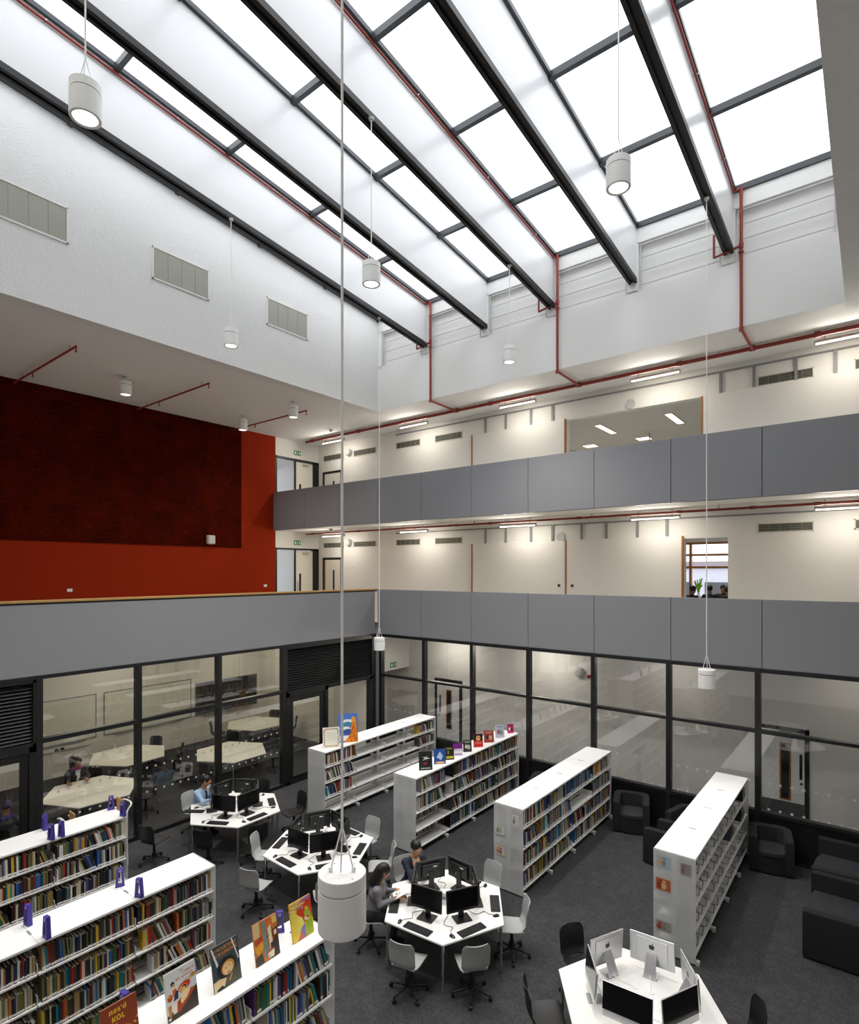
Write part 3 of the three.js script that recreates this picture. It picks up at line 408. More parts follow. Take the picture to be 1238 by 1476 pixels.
// ground corridor behind the back screen
{
  struct(mesh('wall_corridor_end', [bx(-0.85, -0.63, 2.5, G0 - 0.05, BACK, -0.14), bx(-1.9, -1.7, 0, G0 - 0.05, BACK, 0.15)], M.corridor));
  const door = (x0, x1, h, n, big) => {
    const d = struct(new THREE.Group()); d.name = 'door_' + n; d.position.set(x0, 0, BACK); scene.add(d); const W = x1 - x0;
    mesh('frame', [bx(0, 0.09, 0, h, 0, 0.06), bx(W - 0.09, W, 0, h, 0, 0.06), bx(0, W, h - 0.09, h, 0, 0.06)], M.black, d);
    const l = mesh('leaf', rbx(0.095, W - 0.095, 0.01, h - 0.095, 0.0, 0.04, 0.003, 1), M.white, d);
    const vx = big ? 0.5 : 0.5; mesh('vision_frame', bx(vx, vx + 0.24, 0.5, 1.88, 0.038, 0.05), M.timber, l); mesh('vision_panel', bx(vx + 0.035, vx + 0.205, 0.54, 1.84, 0.045, 0.053), M.black, l);
    mesh('pull_plate', rbx(big ? W - 0.2 : 0.2, big ? W - 0.14 : 0.26, 1.05, 1.65, 0.04, 0.05, 0.003, 1), M.black, l); mesh('lock', new THREE.CylinderGeometry(0.028, 0.028, 0.02, 14).rotateX(Math.PI / 2).translate(big ? W - 0.16 : 0.22, 0.95, 0.045), M.chrome, l);
    if (big) mesh('kick_plate', bx(0.1, W - 0.1, 0.02, 0.46, 0.04, 0.046), M.kick, l);
  };
  door(0.62, 1.78, 2.24, 7, false); door(10.75, 11.86, 2.26, 8, true);
  { const d = struct(new THREE.Group()); d.name = 'door_9'; d.position.set(-1.7, 0, -1.2); scene.add(d); mesh('frame', bx(0, 0.05, 0, 2.4, 0, 1.15), M.black, d); mesh('leaf', rbx(0.04, 0.08, 0.01, 2.3, 0.08, 1.07, 0.004, 1), M.spandrel, d); }
  exitSign(-0.62, 2.68, -1.5, Math.PI / 2, 'green exit sign on the corridor bulkhead behind the back glazing');
  const b = tag(grp('fire_bell', 6.09, 3.02, BACK), 'round white bell sounder on the corridor wall behind glass', 'bell'); mesh('body', new THREE.LatheGeometry([[0, 0.14], [0.1, 0.13], [0.15, 0.08], [0.15, 0]].map((p) => new THREE.Vector2(...p)), 24).rotateX(Math.PI / 2), M.lightGrey, b);
  mesh('front', new THREE.CylinderGeometry(0.09, 0.09, 0.01, 20).rotateX(Math.PI / 2).translate(0, 0, 0.14), M.rail, b);
  const r = tag(grp('fire_sounder', 6.37, 2.92, BACK), 'small red alarm beside the white bell behind glass', 'alarm'); mesh('dome', new THREE.SphereGeometry(0.05, 16, 10).translate(0, 0, 0.04), M.redBell, r); mesh('base', new THREE.CylinderGeometry(0.06, 0.06, 0.03, 16).rotateX(Math.PI / 2).translate(0, 0, 0.015), M.redBell, r);
  const s = tag(grp('light_switch', 7.14, 1.61, BACK), 'small white switch plate on the corridor wall behind glass', 'switch'); mesh('plate', rbx(-0.05, 0.05, -0.05, 0.05, 0, 0.012, 0.004), M.whitePlastic, s); mesh('rocker', rbx(-0.015, 0.015, -0.025, 0.025, 0.01, 0.018, 0.003), M.lightGrey, s);
}
// ---------------------------------------------------------------- bookcases
const CW = 0.625, CH = 1.64, LEVELS = [0.11, 0.48, 0.86, 1.24], THK = 0.022;
function bookcase(x0, z0, L, bays, lab) {
  const t = tag(grp('bookcase', x0, 0, z0), lab, 'bookcase', 'white double sided bookcases'), B = L / bays, mid = CW / 2;
  for (let b = 0; b < bays; b++) {
    const tp = mesh('top_panel', rbx(0, CW, CH - 0.035, CH, b * B + 0.001, (b + 1) * B - 0.001, 0.006, 1), M.shelf, t);
    if (b) pc('slot', mid - 0.06, mid + 0.06, CH - 0.003, CH + 0.0015, b * B - 0.014, b * B + 0.014, M.grey, tp);
    for (const y of LEVELS) for (const s of [0, 1]) {
      const a = s ? mid + 0.03 : 0.012, c = s ? CW - 0.012 : mid - 0.03;
      pc('shelf', a, c, y, y + THK, b * B + 0.008, (b + 1) * B - 0.008, M.shelf, t);
    }
  }
  for (let b = 0; b <= bays; b++) {
    const z = Math.min(Math.max(b * B, 0.03), L - 0.03);
    pc('upright', mid - 0.025, mid + 0.025, 0.05, CH - 0.035, z - 0.025, z + 0.025, M.shelf, t);
    for (const y of LEVELS) for (const s of [0, 1]) pc('bracket', s ? mid + 0.025 : 0.03, s ? CW - 0.03 : mid - 0.025, y - 0.0, y + 0.13, z - 0.005, z + 0.005, M.shelfEdge, t);
    mesh('foot', [bx(-0.05, CW + 0.05, 0.03, 0.075, z - 0.03, z + 0.03), cyl(0.03, 0.03, 0.03, -0.02, 0, z, 10), cyl(0.03, 0.03, 0.03, CW + 0.02, 0, z, 10)], M.lightGrey, t);
  }
  for (const z of [-0.014, L + 0.004]) {
    mesh('end_panel', rbx(-0.004, CW + 0.004, 0.03, CH + 0.002, z, z + 0.01, 0.003, 1), M.frost, t).userData.label = 'frosted end panel';
    pc('end_post', mid - 0.04, mid + 0.04, 0.03, CH - 0.002, z < 0 ? z + 0.011 : z - 0.012, z < 0 ? z + 0.018 : z - 0.001, M.shelf, t);
  }
  return { x0, z0, L, bays, B };
}
const cases = {
  one: bookcase(1.94, 0.17, 4.4, 4, 'white bookcase with mostly empty shelves in the back corner'),
  two: bookcase(4.8, 0.17, 4.4, 4, 'white bookcase with a row of small books standing on top'),
  three: bookcase(7.37, 0.17, 4.4, 4, 'white bookcase packed with large colourful books, nothing on top'),
  four: bookcase(10.35, 0.17, 4.4, 4, 'white bookcase of wire dividers with few books before the kick plate door'),
  bee: bookcase(1.87, 9.22, 4.6, 4, 'white bookcase before the classroom glass with purple bookends and birch trolley behind'),
  ay: bookcase(4.71, 9.22, 4.6, 4, 'white full paperback bookcase between two others, four purple bookends on top'),
  see: bookcase(7.32, 9.22, 4.6, 4, 'white bookcase with large picture books standing on top'),
};
// ---------------------------------------------------------------- books
const COLORS = { black: 0x17171a, charcoal: 0x303136, brown: 0x4c3524, maroon: 0x5a1a1d, red: 0xa42a22, orange: 0xc9682a, yellow: 0xd9b42c, olive: 0x6d6a38, green: 0x2f5e3c, teal: 0x1f7c86, blue: 0x2b5fa6, navy: 0x1f2a4a, purple: 0x58397a, pink: 0xb5567f, grey: 0x8b8d90, cream: 0xcfc5a8, white: 0xe2e2de, tan: 0xa98a5c };
const CMAT = {}; for (const k in COLORS) CMAT[k] = std(COLORS[k], 0.55);
const coverGeo = merged([new THREE.BoxGeometry(0.04, 1, 1).translate(0.48, 0.5, 0), new THREE.BoxGeometry(1, 1, 0.09).translate(0, 0.5, 0.455), new THREE.BoxGeometry(1, 1, 0.09).translate(0, 0.5, -0.455)]);
const pagesGeo = merged([new THREE.BoxGeometry(0.93, 0.955, 0.82).translate(-0.01, 0.5, 0)]);
const tagGeo = merged([new THREE.BoxGeometry(0.006, 0.11, 0.96).translate(0.502, 0.11, 0)]);
const PAL = {
  fiction: ['black', 'black', 'black', 'charcoal', 'charcoal', 'charcoal', 'brown', 'brown', 'maroon', 'red', 'orange', 'yellow', 'olive', 'olive', 'olive', 'green', 'teal', 'blue', 'navy', 'navy', 'grey', 'grey', 'grey', 'cream', 'cream', 'white', 'white', 'tan', 'tan'],
  bright: ['black', 'black', 'charcoal', 'charcoal', 'navy', 'navy', 'blue', 'blue', 'teal', 'teal', 'red', 'orange', 'yellow', 'yellow', 'green', 'olive', 'grey', 'grey', 'white', 'white', 'white', 'white', 'cream', 'cream', 'maroon', 'purple', 'brown', 'brown'],
};
const books = [];   // { x, y, z, h, d, t, lean, color, level, where }
function row(c, bay, level, side, o = {}) {
  const { from = 0.02, to = c.B - 0.02, pal = 'fiction', hMin = 0.215, hMax = 0.29, tMin = 0.016, tMax = 0.036, dMin = 0.13, dMax = 0.17, lean = 0.2, where = '' } = o;
  const start = books.length, zEnd = c.z0 + bay * c.B + to; let z = c.z0 + bay * c.B + from, ang = 0, left = 0, baseH = rr(hMin, hMax);
  while (z < zEnd - 0.02) {
    if (left-- <= 0) { left = 4 + Math.floor(rnd() * 14); ang = rnd() < lean ? rr(0.08, 0.42) : rr(0, 0.03); baseH = rr(hMin, hMax); if (ang > 0.1) z += 0.02; }
    const t = rr(tMin, tMax), h = Math.min(Math.max(baseH + rr(-0.03, 0.03), hMin), hMax), d = rr(dMin, dMax), w = t / Math.cos(ang);
    if (z + w + h * Math.sin(ang) > zEnd) { if (ang > 0.05) { ang = 0.02; continue; } break; }
    const face = side ? c.x0 + CW - 0.03 - rr(0, 0.012) : c.x0 + 0.03 + rr(0, 0.012);
    books.push({ x: side ? face - d / 2 : face + d / 2, y: c_y(level), z: z + w / 2, h, d, t, lean: ang, side, color: pick(PAL[pal]), level, where });
    z += w + rr(0.0005, 0.002);
  }
  for (let i = start; i < books.length; i++) { books[i].prev = i > start ? books[i - 1].color : null; books[i].next = i < books.length - 1 ? books[i + 1].color : null; }
}
const c_y = (l) => LEVELS[l] + THK + 0.001;
const WHERE = { one: 'the mostly empty bookcase', two: 'the small display bookcase', three: 'the packed colourful bookcase', four: 'the wire divider bookcase', bee: 'the classroom glass bookcase', ay: 'the full paperback bookcase', see: 'the picture book bookcase' };
for (const key of ['bee', 'ay', 'see']) for (let b = 0; b < 4; b++) for (let l = 0; l < 4; l++) for (const s of [1, 0]) {
  const big = key === 'see';
  row(cases[key], b, l, s, { where: WHERE[key], lean: key === 'ay' ? 0.3 : 0.35, to: cases[key].B - (rnd() < 0.25 ? rr(0.05, 0.22) : 0.025), ...(big ? { pal: 'bright', hMin: 0.24, hMax: 0.33, dMin: 0.18, dMax: 0.24, tMin: 0.012, tMax: 0.034 } : {}) });
}
for (let b = 0; b < 4; b++) for (let l = 0; l < 4; l++) for (const s of [1, 0]) {
  const o = { pal: 'bright', hMin: 0.24, hMax: 0.325, dMin: 0.17, dMax: 0.23, tMin: 0.012, tMax: 0.034, lean: 0.5 };
  if (!(s && b === 3 && l < 2)) row(cases.two, b, l, s, { ...o, where: WHERE.two, to: cases.two.B - (rnd() < 0.3 ? rr(0.1, 0.35) : 0.03) });
  if (!(s && b === 1 && l === 2)) row(cases.three, b, l, s, { ...o, lean: 0.35, where: WHERE.three, to: cases.three.B - (rnd() < 0.2 ? rr(0.05, 0.15) : 0.025) });
  if (s && b === 3 && l > 0) row(cases.one, b, l, s, { ...o, where: WHERE.one, from: l === 1 ? 0.15 : 0.05 });
  if (s && b === 0 && l > 1) row(cases.one, b, l, s, { ...o, hMax: 0.25, pal: 'fiction', where: WHERE.one, to: 0.75 });
  if (s && ((b === 3 && l === 3) || (b === 0 && l === 3))) row(cases.four, b, l, s, { ...o, where: WHERE.four, from: b ? 0.9 : 0.1, to: b ? 1.08 : 0.45 });
  if (s && b < 2 && l === 2) row(cases.four, b, l, s, { ...o, where: WHERE.four, from: 0.3, to: 0.55 });
  if (!s && b > 0) row(cases.four, b, l, s, { ...o, where: WHERE.four, from: 0.1, to: 0.7 });
}
{
  const F = new THREE.Vector3(-Math.sin(YAW), 0, -Math.cos(YAW)), Rt = new THREE.Vector3(Math.cos(YAW), 0, -Math.sin(YAW)), v = new THREE.Vector3();
  for (const b of books) { v.set(b.x, b.y + b.h / 2, b.z).sub(EYE); const d = v.dot(F), px = 619 + 831 * v.dot(Rt) / d, py = 823 - 831 * v.y / d; b.size = b.side && d > 1 && px > 8 && px < 1230 && py > 8 && py < 1466 ? b.t * b.h / (d * d) : 0; }
  books.sort((a, b) => b.size - a.size);
  const SHELF = ['bottom', 'second', 'third', 'top'];
  const place = (o, b) => { o.position.set(b.x, b.y, b.z); o.rotation.set(b.lean ? b.lean : 0, b.side ? 0 : Math.PI, 0, 'YXZ'); o.scale.set(b.d, b.h, b.t); if (b.lean) { const s = Math.sin(b.lean); o.position.y += Math.abs(s) * b.t * 0.5; } };
  books.slice(0, 300).forEach((b) => {
    const o = new THREE.Mesh(coverGeo, CMAT[b.color]); o.name = numbered('book'); o.castShadow = o.receiveShadow = true; place(o, b);
    const pg = new THREE.Mesh(pagesGeo, M.page); pg.name = 'pages'; o.add(pg); pg.castShadow = pg.receiveShadow = true;
    if (b.where !== WHERE.see || rnd() < 0.4) { const tg = new THREE.Mesh(tagGeo, M.paper); tg.name = 'spine_label'; o.add(tg); }
    const by = b.prev && b.next ? ` between ${[b.prev, b.next].sort().join(' and ')}` : b.prev || b.next ? ` beside ${b.prev ?? b.next}` : ''; tag(o, `${b.lean > 0.1 ? 'leaning' : 'upright'} ${b.color} book${by} on the ${SHELF[b.level]} shelf of ${b.where}`, 'book', `${b.color} books on the ${SHELF[b.level]} shelf of ${b.where}`); scene.add(o);
  });
  const rest = books.slice(300), g = new THREE.Group(); g.name = 'shelved_books'; g.userData = { kind: 'stuff', label: 'rows of smaller books packed on the shelves of all bookcases', category: 'books' }; scene.add(g);
  const mk = (geo, mat, name, colour) => { const im = new THREE.InstancedMesh(geo, mat, rest.length), d = new THREE.Object3D(), c = new THREE.Color(); rest.forEach((b, i) => { place(d, b); d.updateMatrix(); im.setMatrixAt(i, d.matrix); if (colour) { c.set(COLORS[b.color]).offsetHSL(rr(-0.02, 0.02), rr(-0.12, 0.05), rr(-0.05, 0.06)); im.setColorAt(i, c); } }); im.name = name; im.castShadow = im.receiveShadow = true; g.add(im); im.userData.kind = 'stuff'; };
  mk(coverGeo, std(0xffffff, 0.55), 'covers', true); mk(pagesGeo, M.page, 'pages', false); mk(tagGeo, M.paper, 'spine_labels', false);
}
// wire dividers on the sparsely filled case
{
  const wire = merged([bar([0, 0, 0], [0.2, 0, 0], 0.005, 5), bar([0.2, 0, 0], [0.22, 0.14, 0], 0.005, 5), bar([0.22, 0.14, 0], [0.02, 0.2, 0], 0.005, 5), bar([0.02, 0.2, 0], [0, 0, 0], 0.005, 5), bar([0.1, 0, 0], [0.11, 0.17, 0], 0.005, 5), bar([0.05, 0.004, -0.03], [0.05, 0.004, 0.06], 0.005, 5)]);
  const SH = ['bottom', 'second', 'third', 'top'], BAY = ['next to the back glazing', 'second from the back glazing', 'third from the back glazing', 'next to the silver computers'];
  for (let b = 0; b < 4; b++) for (let l = 0; l < 4; l++) for (let k = 0; k < 3; k++) { const m = mesh('wire_divider', wire, M.gadget); m.position.set(cases.four.x0 + CW / 2 + 0.06, c_y(l), cases.four.z0 + b * cases.four.B + 0.18 + k * 0.28 + rr(-0.05, 0.05)); m.rotation.y = rr(-0.15, 0.15); tag(m, `black wire divider on the ${SH[l]} shelf, bay ${BAY[b]}`, 'divider', `wire dividers on the ${SH[l]} shelf, bay ${BAY[b]}`); }
}
// ---------------------------------------------------------------- books standing on the bookcases
function canvasTex(w, h, f) { const c = document.createElement('canvas'); c.width = w; c.height = h; f(c.getContext('2d'), w, h); const t = new THREE.CanvasTexture(c); t.colorSpace = THREE.SRGBColorSpace; return t; }
function standing(x, y, z, w, h, th, turn, tilt, tex, edge, lab, group) {
  const t = tag(grp('picture_book', x, y, z, turn), lab, 'book', group), q = new THREE.Group(); q.name = 'volume'; q.rotation.x = -tilt; q.position.y = 0.001; t.add(q);
  mesh('cover', [bx(-w / 2, w / 2, 0, h, th - 0.003, th), bx(-w / 2, w / 2, 0, h, 0, 0.003), bx(-w / 2, -w / 2 + 0.004, 0, h, 0, th)], edge, q);
  mesh('pages', bx(-w / 2 + 0.004, w / 2 - 0.004, 0.004, h - 0.004, 0.003, th - 0.003), M.page, q);
  mesh('cover_print', new THREE.PlaneGeometry(w, h).translate(0, h / 2, th + 0.0006), std(0xffffff, 0.4, 0, { map: tex }), q);
  mesh('stand', [bar([0, h * 0.75 * Math.cos(tilt), -h * 0.75 * Math.sin(tilt) - 0.005], [0, 0.004, -h * 0.45], 0.006, 6), bar([-0.04, 0.004, -h * 0.45], [0.04, 0.004, -h * 0.45], 0.006, 6)], M.purple, t);
}
const blob = (g, col, x, y, rx, ry, a = 0) => { g.fillStyle = col; g.beginPath(); g.ellipse(x, y, rx, ry, a, 0, 7); g.fill(); };
const poly = (g, col, ps) => { g.fillStyle = col; g.beginPath(); ps.forEach(([x, y], i) => (i ? g.lineTo(x, y) : g.moveTo(x, y))); g.fill(); };
{
  const c1 = canvasTex(320, 440, (g) => {
    g.fillStyle = '#dcdedd'; g.fillRect(0, 0, 320, 440); poly(g, '#cfd6dc', [[170, 170], [320, 120], [320, 240], [200, 260]]); blob(g, '#c88a3c', 290, 130, 34, 20); blob(g, '#d9b878', 255, 150, 26, 14);
    g.fillStyle = '#444'; g.font = 'italic 24px serif'; g.fillText('The', 150, 42); g.fillStyle = '#c62a1c'; g.font = 'bold 34px serif'; g.fillText("LORD'S", 176, 72); g.font = 'bold 30px serif'; g.fillText('MY ADVENT', 106, 108); g.fillStyle = '#666'; g.font = 'italic 17px serif'; g.fillText('Graham Page', 180, 138);
    poly(g, '#3a2c22', [[0, 380], [120, 340], [200, 320], [320, 230], [320, 440], [0, 440]]); poly(g, '#b0451c', [[60, 330], [200, 240], [310, 245], [220, 330], [120, 400]]);
    blob(g, '#cf3a20', 190, 190, 66, 42, -0.3); blob(g, '#e2a65c', 176, 205, 46, 34, -0.3); blob(g, '#2c201c', 190, 195, 22, 18); blob(g, '#e7b98a', 184, 206, 15, 16); poly(g, '#ecd7a2', [[140, 300], [170, 225], [225, 225], [250, 250], [210, 300], [150, 340]]);
    blob(g, '#201a18', 76, 118, 20, 22); blob(g, '#cf9a6a', 82, 134, 15, 15); poly(g, '#e8e2cc', [[40, 190], [62, 150], [105, 150], [150, 120], [112, 200]]); poly(g, '#d2642a', [[70, 170], [108, 168], [120, 240], [70, 240]]); poly(g, '#28324a', [[100, 190], [126, 200], [122, 270], [70, 280]]); blob(g, '#c0481e', 40, 230, 26, 34); blob(g, '#e0902c', 36, 214, 16, 14); poly(g, '#e9dccb', [[50, 280], [110, 270], [100, 390], [60, 390]]); poly(g, '#c48a3a', [[14, 300], [50, 290], [44, 400], [20, 400]]); g.fillStyle = '#d8e4d2'; g.fillRect(10, 405, 26, 22);
  });
  const c2 = canvasTex(320, 440, (g) => {
    g.fillStyle = '#33454d'; g.fillRect(0, 0, 320, 440); g.fillStyle = '#e08a24'; g.font = 'bold 22px serif'; g.fillText('The', 20, 50); g.font = 'bold 46px serif'; g.fillText('WARTIME', 62, 62); g.fillText('SCRAPBOOK', 18, 112); g.font = '16px serif'; g.fillStyle = '#b97a34'; g.fillText('from blitz to victory', 60, 140);
    poly(g, '#e9e6dc', [[0, 10], [14, 0], [70, 190], [52, 210]]); poly(g, '#e9e6dc', [[238, 0], [252, 0], [312, 230], [300, 232]]);
    blob(g, '#191b1d', 160, 250, 112, 104, -0.4); blob(g, '#d7923e', 175, 258, 78, 70, -0.4); blob(g, '#f0c690', 172, 268, 60, 62, -0.4); blob(g, '#a9472a', 180, 312, 20, 8, -0.5); blob(g, '#2a2320', 152, 258, 8, 5); blob(g, '#2a2320', 196, 244, 8, 5);
    poly(g, '#4d5040', [[150, 350], [230, 310], [320, 260], [320, 440], [130, 440]]); poly(g, '#e6cf9c', [[0, 340], [60, 330], [150, 350], [110, 440], [0, 440]]); blob(g, '#efc893', 90, 380, 44, 34); poly(g, '#202a30', [[30, 420], [90, 400], [130, 440], [30, 440]]); poly(g, '#d78a3a', [[170, 390], [215, 330], [222, 340], [185, 400]]);
  });
  const c3 = canvasTex(320, 440, (g) => {
    g.fillStyle = '#c9742c'; g.fillRect(0, 0, 320, 440); poly(g, '#e2c48c', [[0, 0], [90, 0], [80, 150], [0, 160]]); poly(g, '#7d8c88', [[120, 20], [160, 0], [190, 420], [120, 400]]); poly(g, '#d8702a', [[160, 0], [320, 0], [320, 120], [190, 150]]); poly(g, '#e9c66c', [[250, 10], [320, 10], [320, 90], [260, 90]]); poly(g, '#ece0c0', [[190, 110], [230, 80], [240, 330], [200, 350]]); poly(g, '#6a2c1c', [[240, 150], [320, 130], [320, 260], [250, 280]]); poly(g, '#eadfb4', [[262, 170], [300, 160], [304, 210], [268, 220]]); poly(g, '#3a332e', [[210, 280], [320, 250], [320, 440], [200, 440]]); blob(g, '#e7a52a', 60, 250, 56, 80); poly(g, '#c8431c', [[10, 190], [100, 150], [120, 200], [20, 240]]); poly(g, '#3f3c34', [[0, 360], [90, 320], [110, 440], [0, 440]]); poly(g, '#b53a24', [[150, 360], [240, 330], [250, 380], [160, 410]]); poly(g, '#efe3bd', [[160, 370], [250, 350], [240, 430], [170, 420]]);
    for (let k = 0; k < 40; k++) blob(g, pick(['#3b2c26', '#f0d89a', '#b8451c', '#d99a3a', '#5c6460']), rr(0, 320), rr(0, 440), rr(3, 12), rr(2, 8), rr(0, 3));
  });
  const c4 = canvasTex(320, 440, (g) => {
    g.fillStyle = '#e8c81e'; g.fillRect(0, 0, 320, 440); poly(g, '#d63a1c', [[120, 30], [320, 0], [320, 260], [220, 300], [90, 140]]); for (let k = 0; k < 90; k++) blob(g, pick(['#5a6fc0', '#e07a3a', '#c8cfe8', '#e4c24c', '#a870b8']), rr(0, 200), rr(0, 110), rr(4, 12), rr(3, 9), rr(0, 3)); for (let k = 0; k < 30; k++) blob(g, '#7a7fd0', rr(180, 320), rr(0, 40), rr(5, 14), rr(3, 8));
    g.fillStyle = '#efe06a'; g.font = 'bold 40px sans-serif'; g.fillText('kingdom', 60, 70);
    g.strokeStyle = '#f6ea7a'; g.lineWidth = 7; for (let k = 0; k < 16; k++) { g.beginPath(); g.moveTo(170, 220); g.lineTo(170 - 260 * Math.cos(k * 0.16 - 0.7), 220 + 260 * Math.sin(k * 0.16 - 0.7)); g.stroke(); }
    poly(g, '#9db52c', [[200, 160], [270, 120], [310, 260], [300, 430], [190, 440], [210, 280]]); blob(g, '#e6c22a', 236, 130, 20, 22); blob(g, '#efc9a6', 230, 245, 42, 22, 0.4); blob(g, '#d0502c', 248, 232, 18, 14); poly(g, '#8a78c4', [[130, 330], [200, 280], [190, 440], [90, 440]]); poly(g, '#d86a5a', [[60, 440], [140, 360], [180, 440]]);
  });
  const c5 = canvasTex(320, 440, (g) => { g.fillStyle = '#8c3a1c'; g.fillRect(0, 0, 320, 440); g.fillStyle = '#e8c02c'; g.font = 'bold 62px sans-serif'; g.fillText("nes'd", 70, 80); g.fillText('KOL', 90, 150); blob(g, '#c9742c', 160, 300, 120, 90); for (let k = 0; k < 40; k++) blob(g, pick(['#e0a02c', '#b8451c', '#3b2c26']), rr(0, 320), rr(180, 440), rr(6, 22), rr(4, 16), rr(0, 3)); });
  const gname = 'picture books standing on the bookcase top', W = std(0xdad8d2, 0.5), mk = (z, tex, e, lab) => standing(7.73, CH, z, 0.325, 0.44, 0.018, Math.PI / 2 + 0.02, 0.2, tex, e, lab, gname);
  mk(11.03, c1, W, 'tall pale picture book of a woman with a red parasol'); mk(10.53, c2, M.steel, 'dark picture book with orange title and round black hat'); mk(10.02, c3, std(0xb86a30, 0.5), 'orange and brown patterned picture book with grey green band'); mk(9.51, c4, std(0xd8a02c, 0.5), 'yellow red and green swirling picture book near the bookcase end'); mk(11.62, c5, std(0x9a4a20, 0.5), 'brown picture book with large yellow lettering');
  const small = [[4.02, 0.3, 0.4, '#1d1c1e', ['#d8d8d6', '#a8222c'], 'black book with white star shapes'], [3.5, 0.27, 0.33, '#274f9c', ['#bcd2ee', '#e6b478'], 'blue book with pale streak'], [3.12, 0.21, 0.29, '#1c1c1a', ['#c8b822', '#b5a820'], 'black and yellow book'], [2.78, 0.23, 0.29, '#7a1f86', ['#f0ecf0', '#e6e0ea'], 'purple and white book'], [2.38, 0.21, 0.28, '#2b2d26', ['#b9b8a8', '#d0cebc'], 'dark green grey book'], [1.9, 0.24, 0.32, '#c42a22', ['#1c1614', '#e8a268'], 'black and red book'], [1.4, 0.26, 0.3, '#9a3a30', ['#c8a88a', '#2c2622'], 'dull red book with a group picture'], [0.86, 0.24, 0.33, '#b7bcc8', ['#7a8aa0', '#b0503c'], 'pale blue grey book'], [0.3, 0.17, 0.24, '#c02668', ['#2c2230', '#f0e8ea'], 'bright pink book']];
  small.forEach(([z, w, h, bg, cs, lab], i) => { const tex = canvasTex(96, 128, (g) => { g.fillStyle = bg; g.fillRect(0, 0, 96, 128); if (i === 0) { for (let k = 0; k < 5; k++) poly(g, cs[0], [[50, 40], [50 + 34 * Math.cos(k * 1.26), 50 + 24 * Math.sin(k * 1.26)], [52, 52]]); blob(g, cs[1], 44, 82, 14, 8); g.fillStyle = cs[0]; for (let k = 0; k < 6; k++) g.fillRect(14 + k * 12, 112, 8, 6); } else if (i === 1) { poly(g, cs[0], [[20, 70], [50, 20], [74, 60], [60, 96]]); blob(g, cs[1], 50, 116, 40, 10); } else if (i === 2) { g.fillStyle = cs[0]; g.fillRect(10, 92, 78, 24); g.fillRect(16, 14, 60, 8); blob(g, '#8a8420', 34, 56, 10, 18); } else if (i === 3) { g.fillStyle = cs[0]; g.fillRect(0, 76, 96, 52); for (let k = 0; k < 6; k++) blob(g, cs[0], 14 + k * 14, 66, 6, 14); g.fillStyle = '#7a1f86'; for (let k = 0; k < 6; k++) g.fillRect(12 + k * 13, 104, 9, 14); } else if (i === 5) { g.fillStyle = cs[0]; g.fillRect(0, 0, 96, 64); blob(g, cs[1], 48, 40, 24, 26); blob(g, cs[0], 40, 36, 5, 4); blob(g, cs[0], 58, 36, 5, 4); g.fillStyle = '#e8b0a0'; g.fillRect(18, 84, 60, 6); } else { blob(g, cs[1], 34, 70, 16, 22); blob(g, cs[0], 62, 76, 18, 26); g.fillStyle = cs[0]; g.fillRect(12, 14, 72, 7); g.fillRect(20, 26, 54, 4); } });
    standing(5.25, CH, z, w, h, 0.02, 0.85, 0.16, tex, std(new THREE.Color(bg), 0.5), `${lab} standing on the bookcase top`, 'small books standing on the bookcase top'); });
  standing(2.4, CH, 4.22, 0.42, 0.5, 0.012, 0.95, 0.2, canvasTex(128, 150, (g) => { g.fillStyle = '#ece9d8'; g.fillRect(0, 0, 128, 150); for (let k = 0; k < 30; k++) { const a = k / 30 * 6.28; blob(g, pick(['#4a4a44', '#a88a4a', '#5a6a4a', '#c06a4a']), 64 + 52 * Math.max(-1, Math.min(1, 1.3 * Math.cos(a))), 75 + 62 * Math.max(-1, Math.min(1, 1.3 * Math.sin(a))), 5, 5); } g.strokeStyle = '#b0ac98'; for (let k = 0; k < 7; k++) { g.beginPath(); g.moveTo(30, 45 + k * 9); g.lineTo(98, 45 + k * 9); g.stroke(); } }), W, 'cream notice with a border of small pictures on the bookcase', 'notices on the corner bookcase');
  standing(2.38, CH, 3.62, 0.5, 0.72, 0.02, 0.95, 0.16, canvasTex(128, 190, (g) => { g.fillStyle = '#4c78c8'; g.fillRect(0, 0, 128, 190); blob(g, '#eef2f6', 60, 50, 40, 12); blob(g, '#3f8aa0', 60, 72, 26, 18); blob(g, '#eef2f6', 50, 98, 38, 12); blob(g, '#3a5590', 60, 122, 30, 20); g.fillStyle = '#e8eaf0'; g.fillRect(10, 145, 60, 34); poly(g, '#e08422', [[90, 40], [118, 36], [128, 190], [34, 190], [84, 130]]); blob(g, '#efa23a', 100, 40, 14, 20); for (let k = 0; k < 12; k++) blob(g, '#c0501a', rr(70, 124), rr(90, 186), 4, 9, rr(0, 3)); }), std(0xd07a2a, 0.5), 'tall blue and orange display book on the corner bookcase', 'notices on the corner bookcase');
}
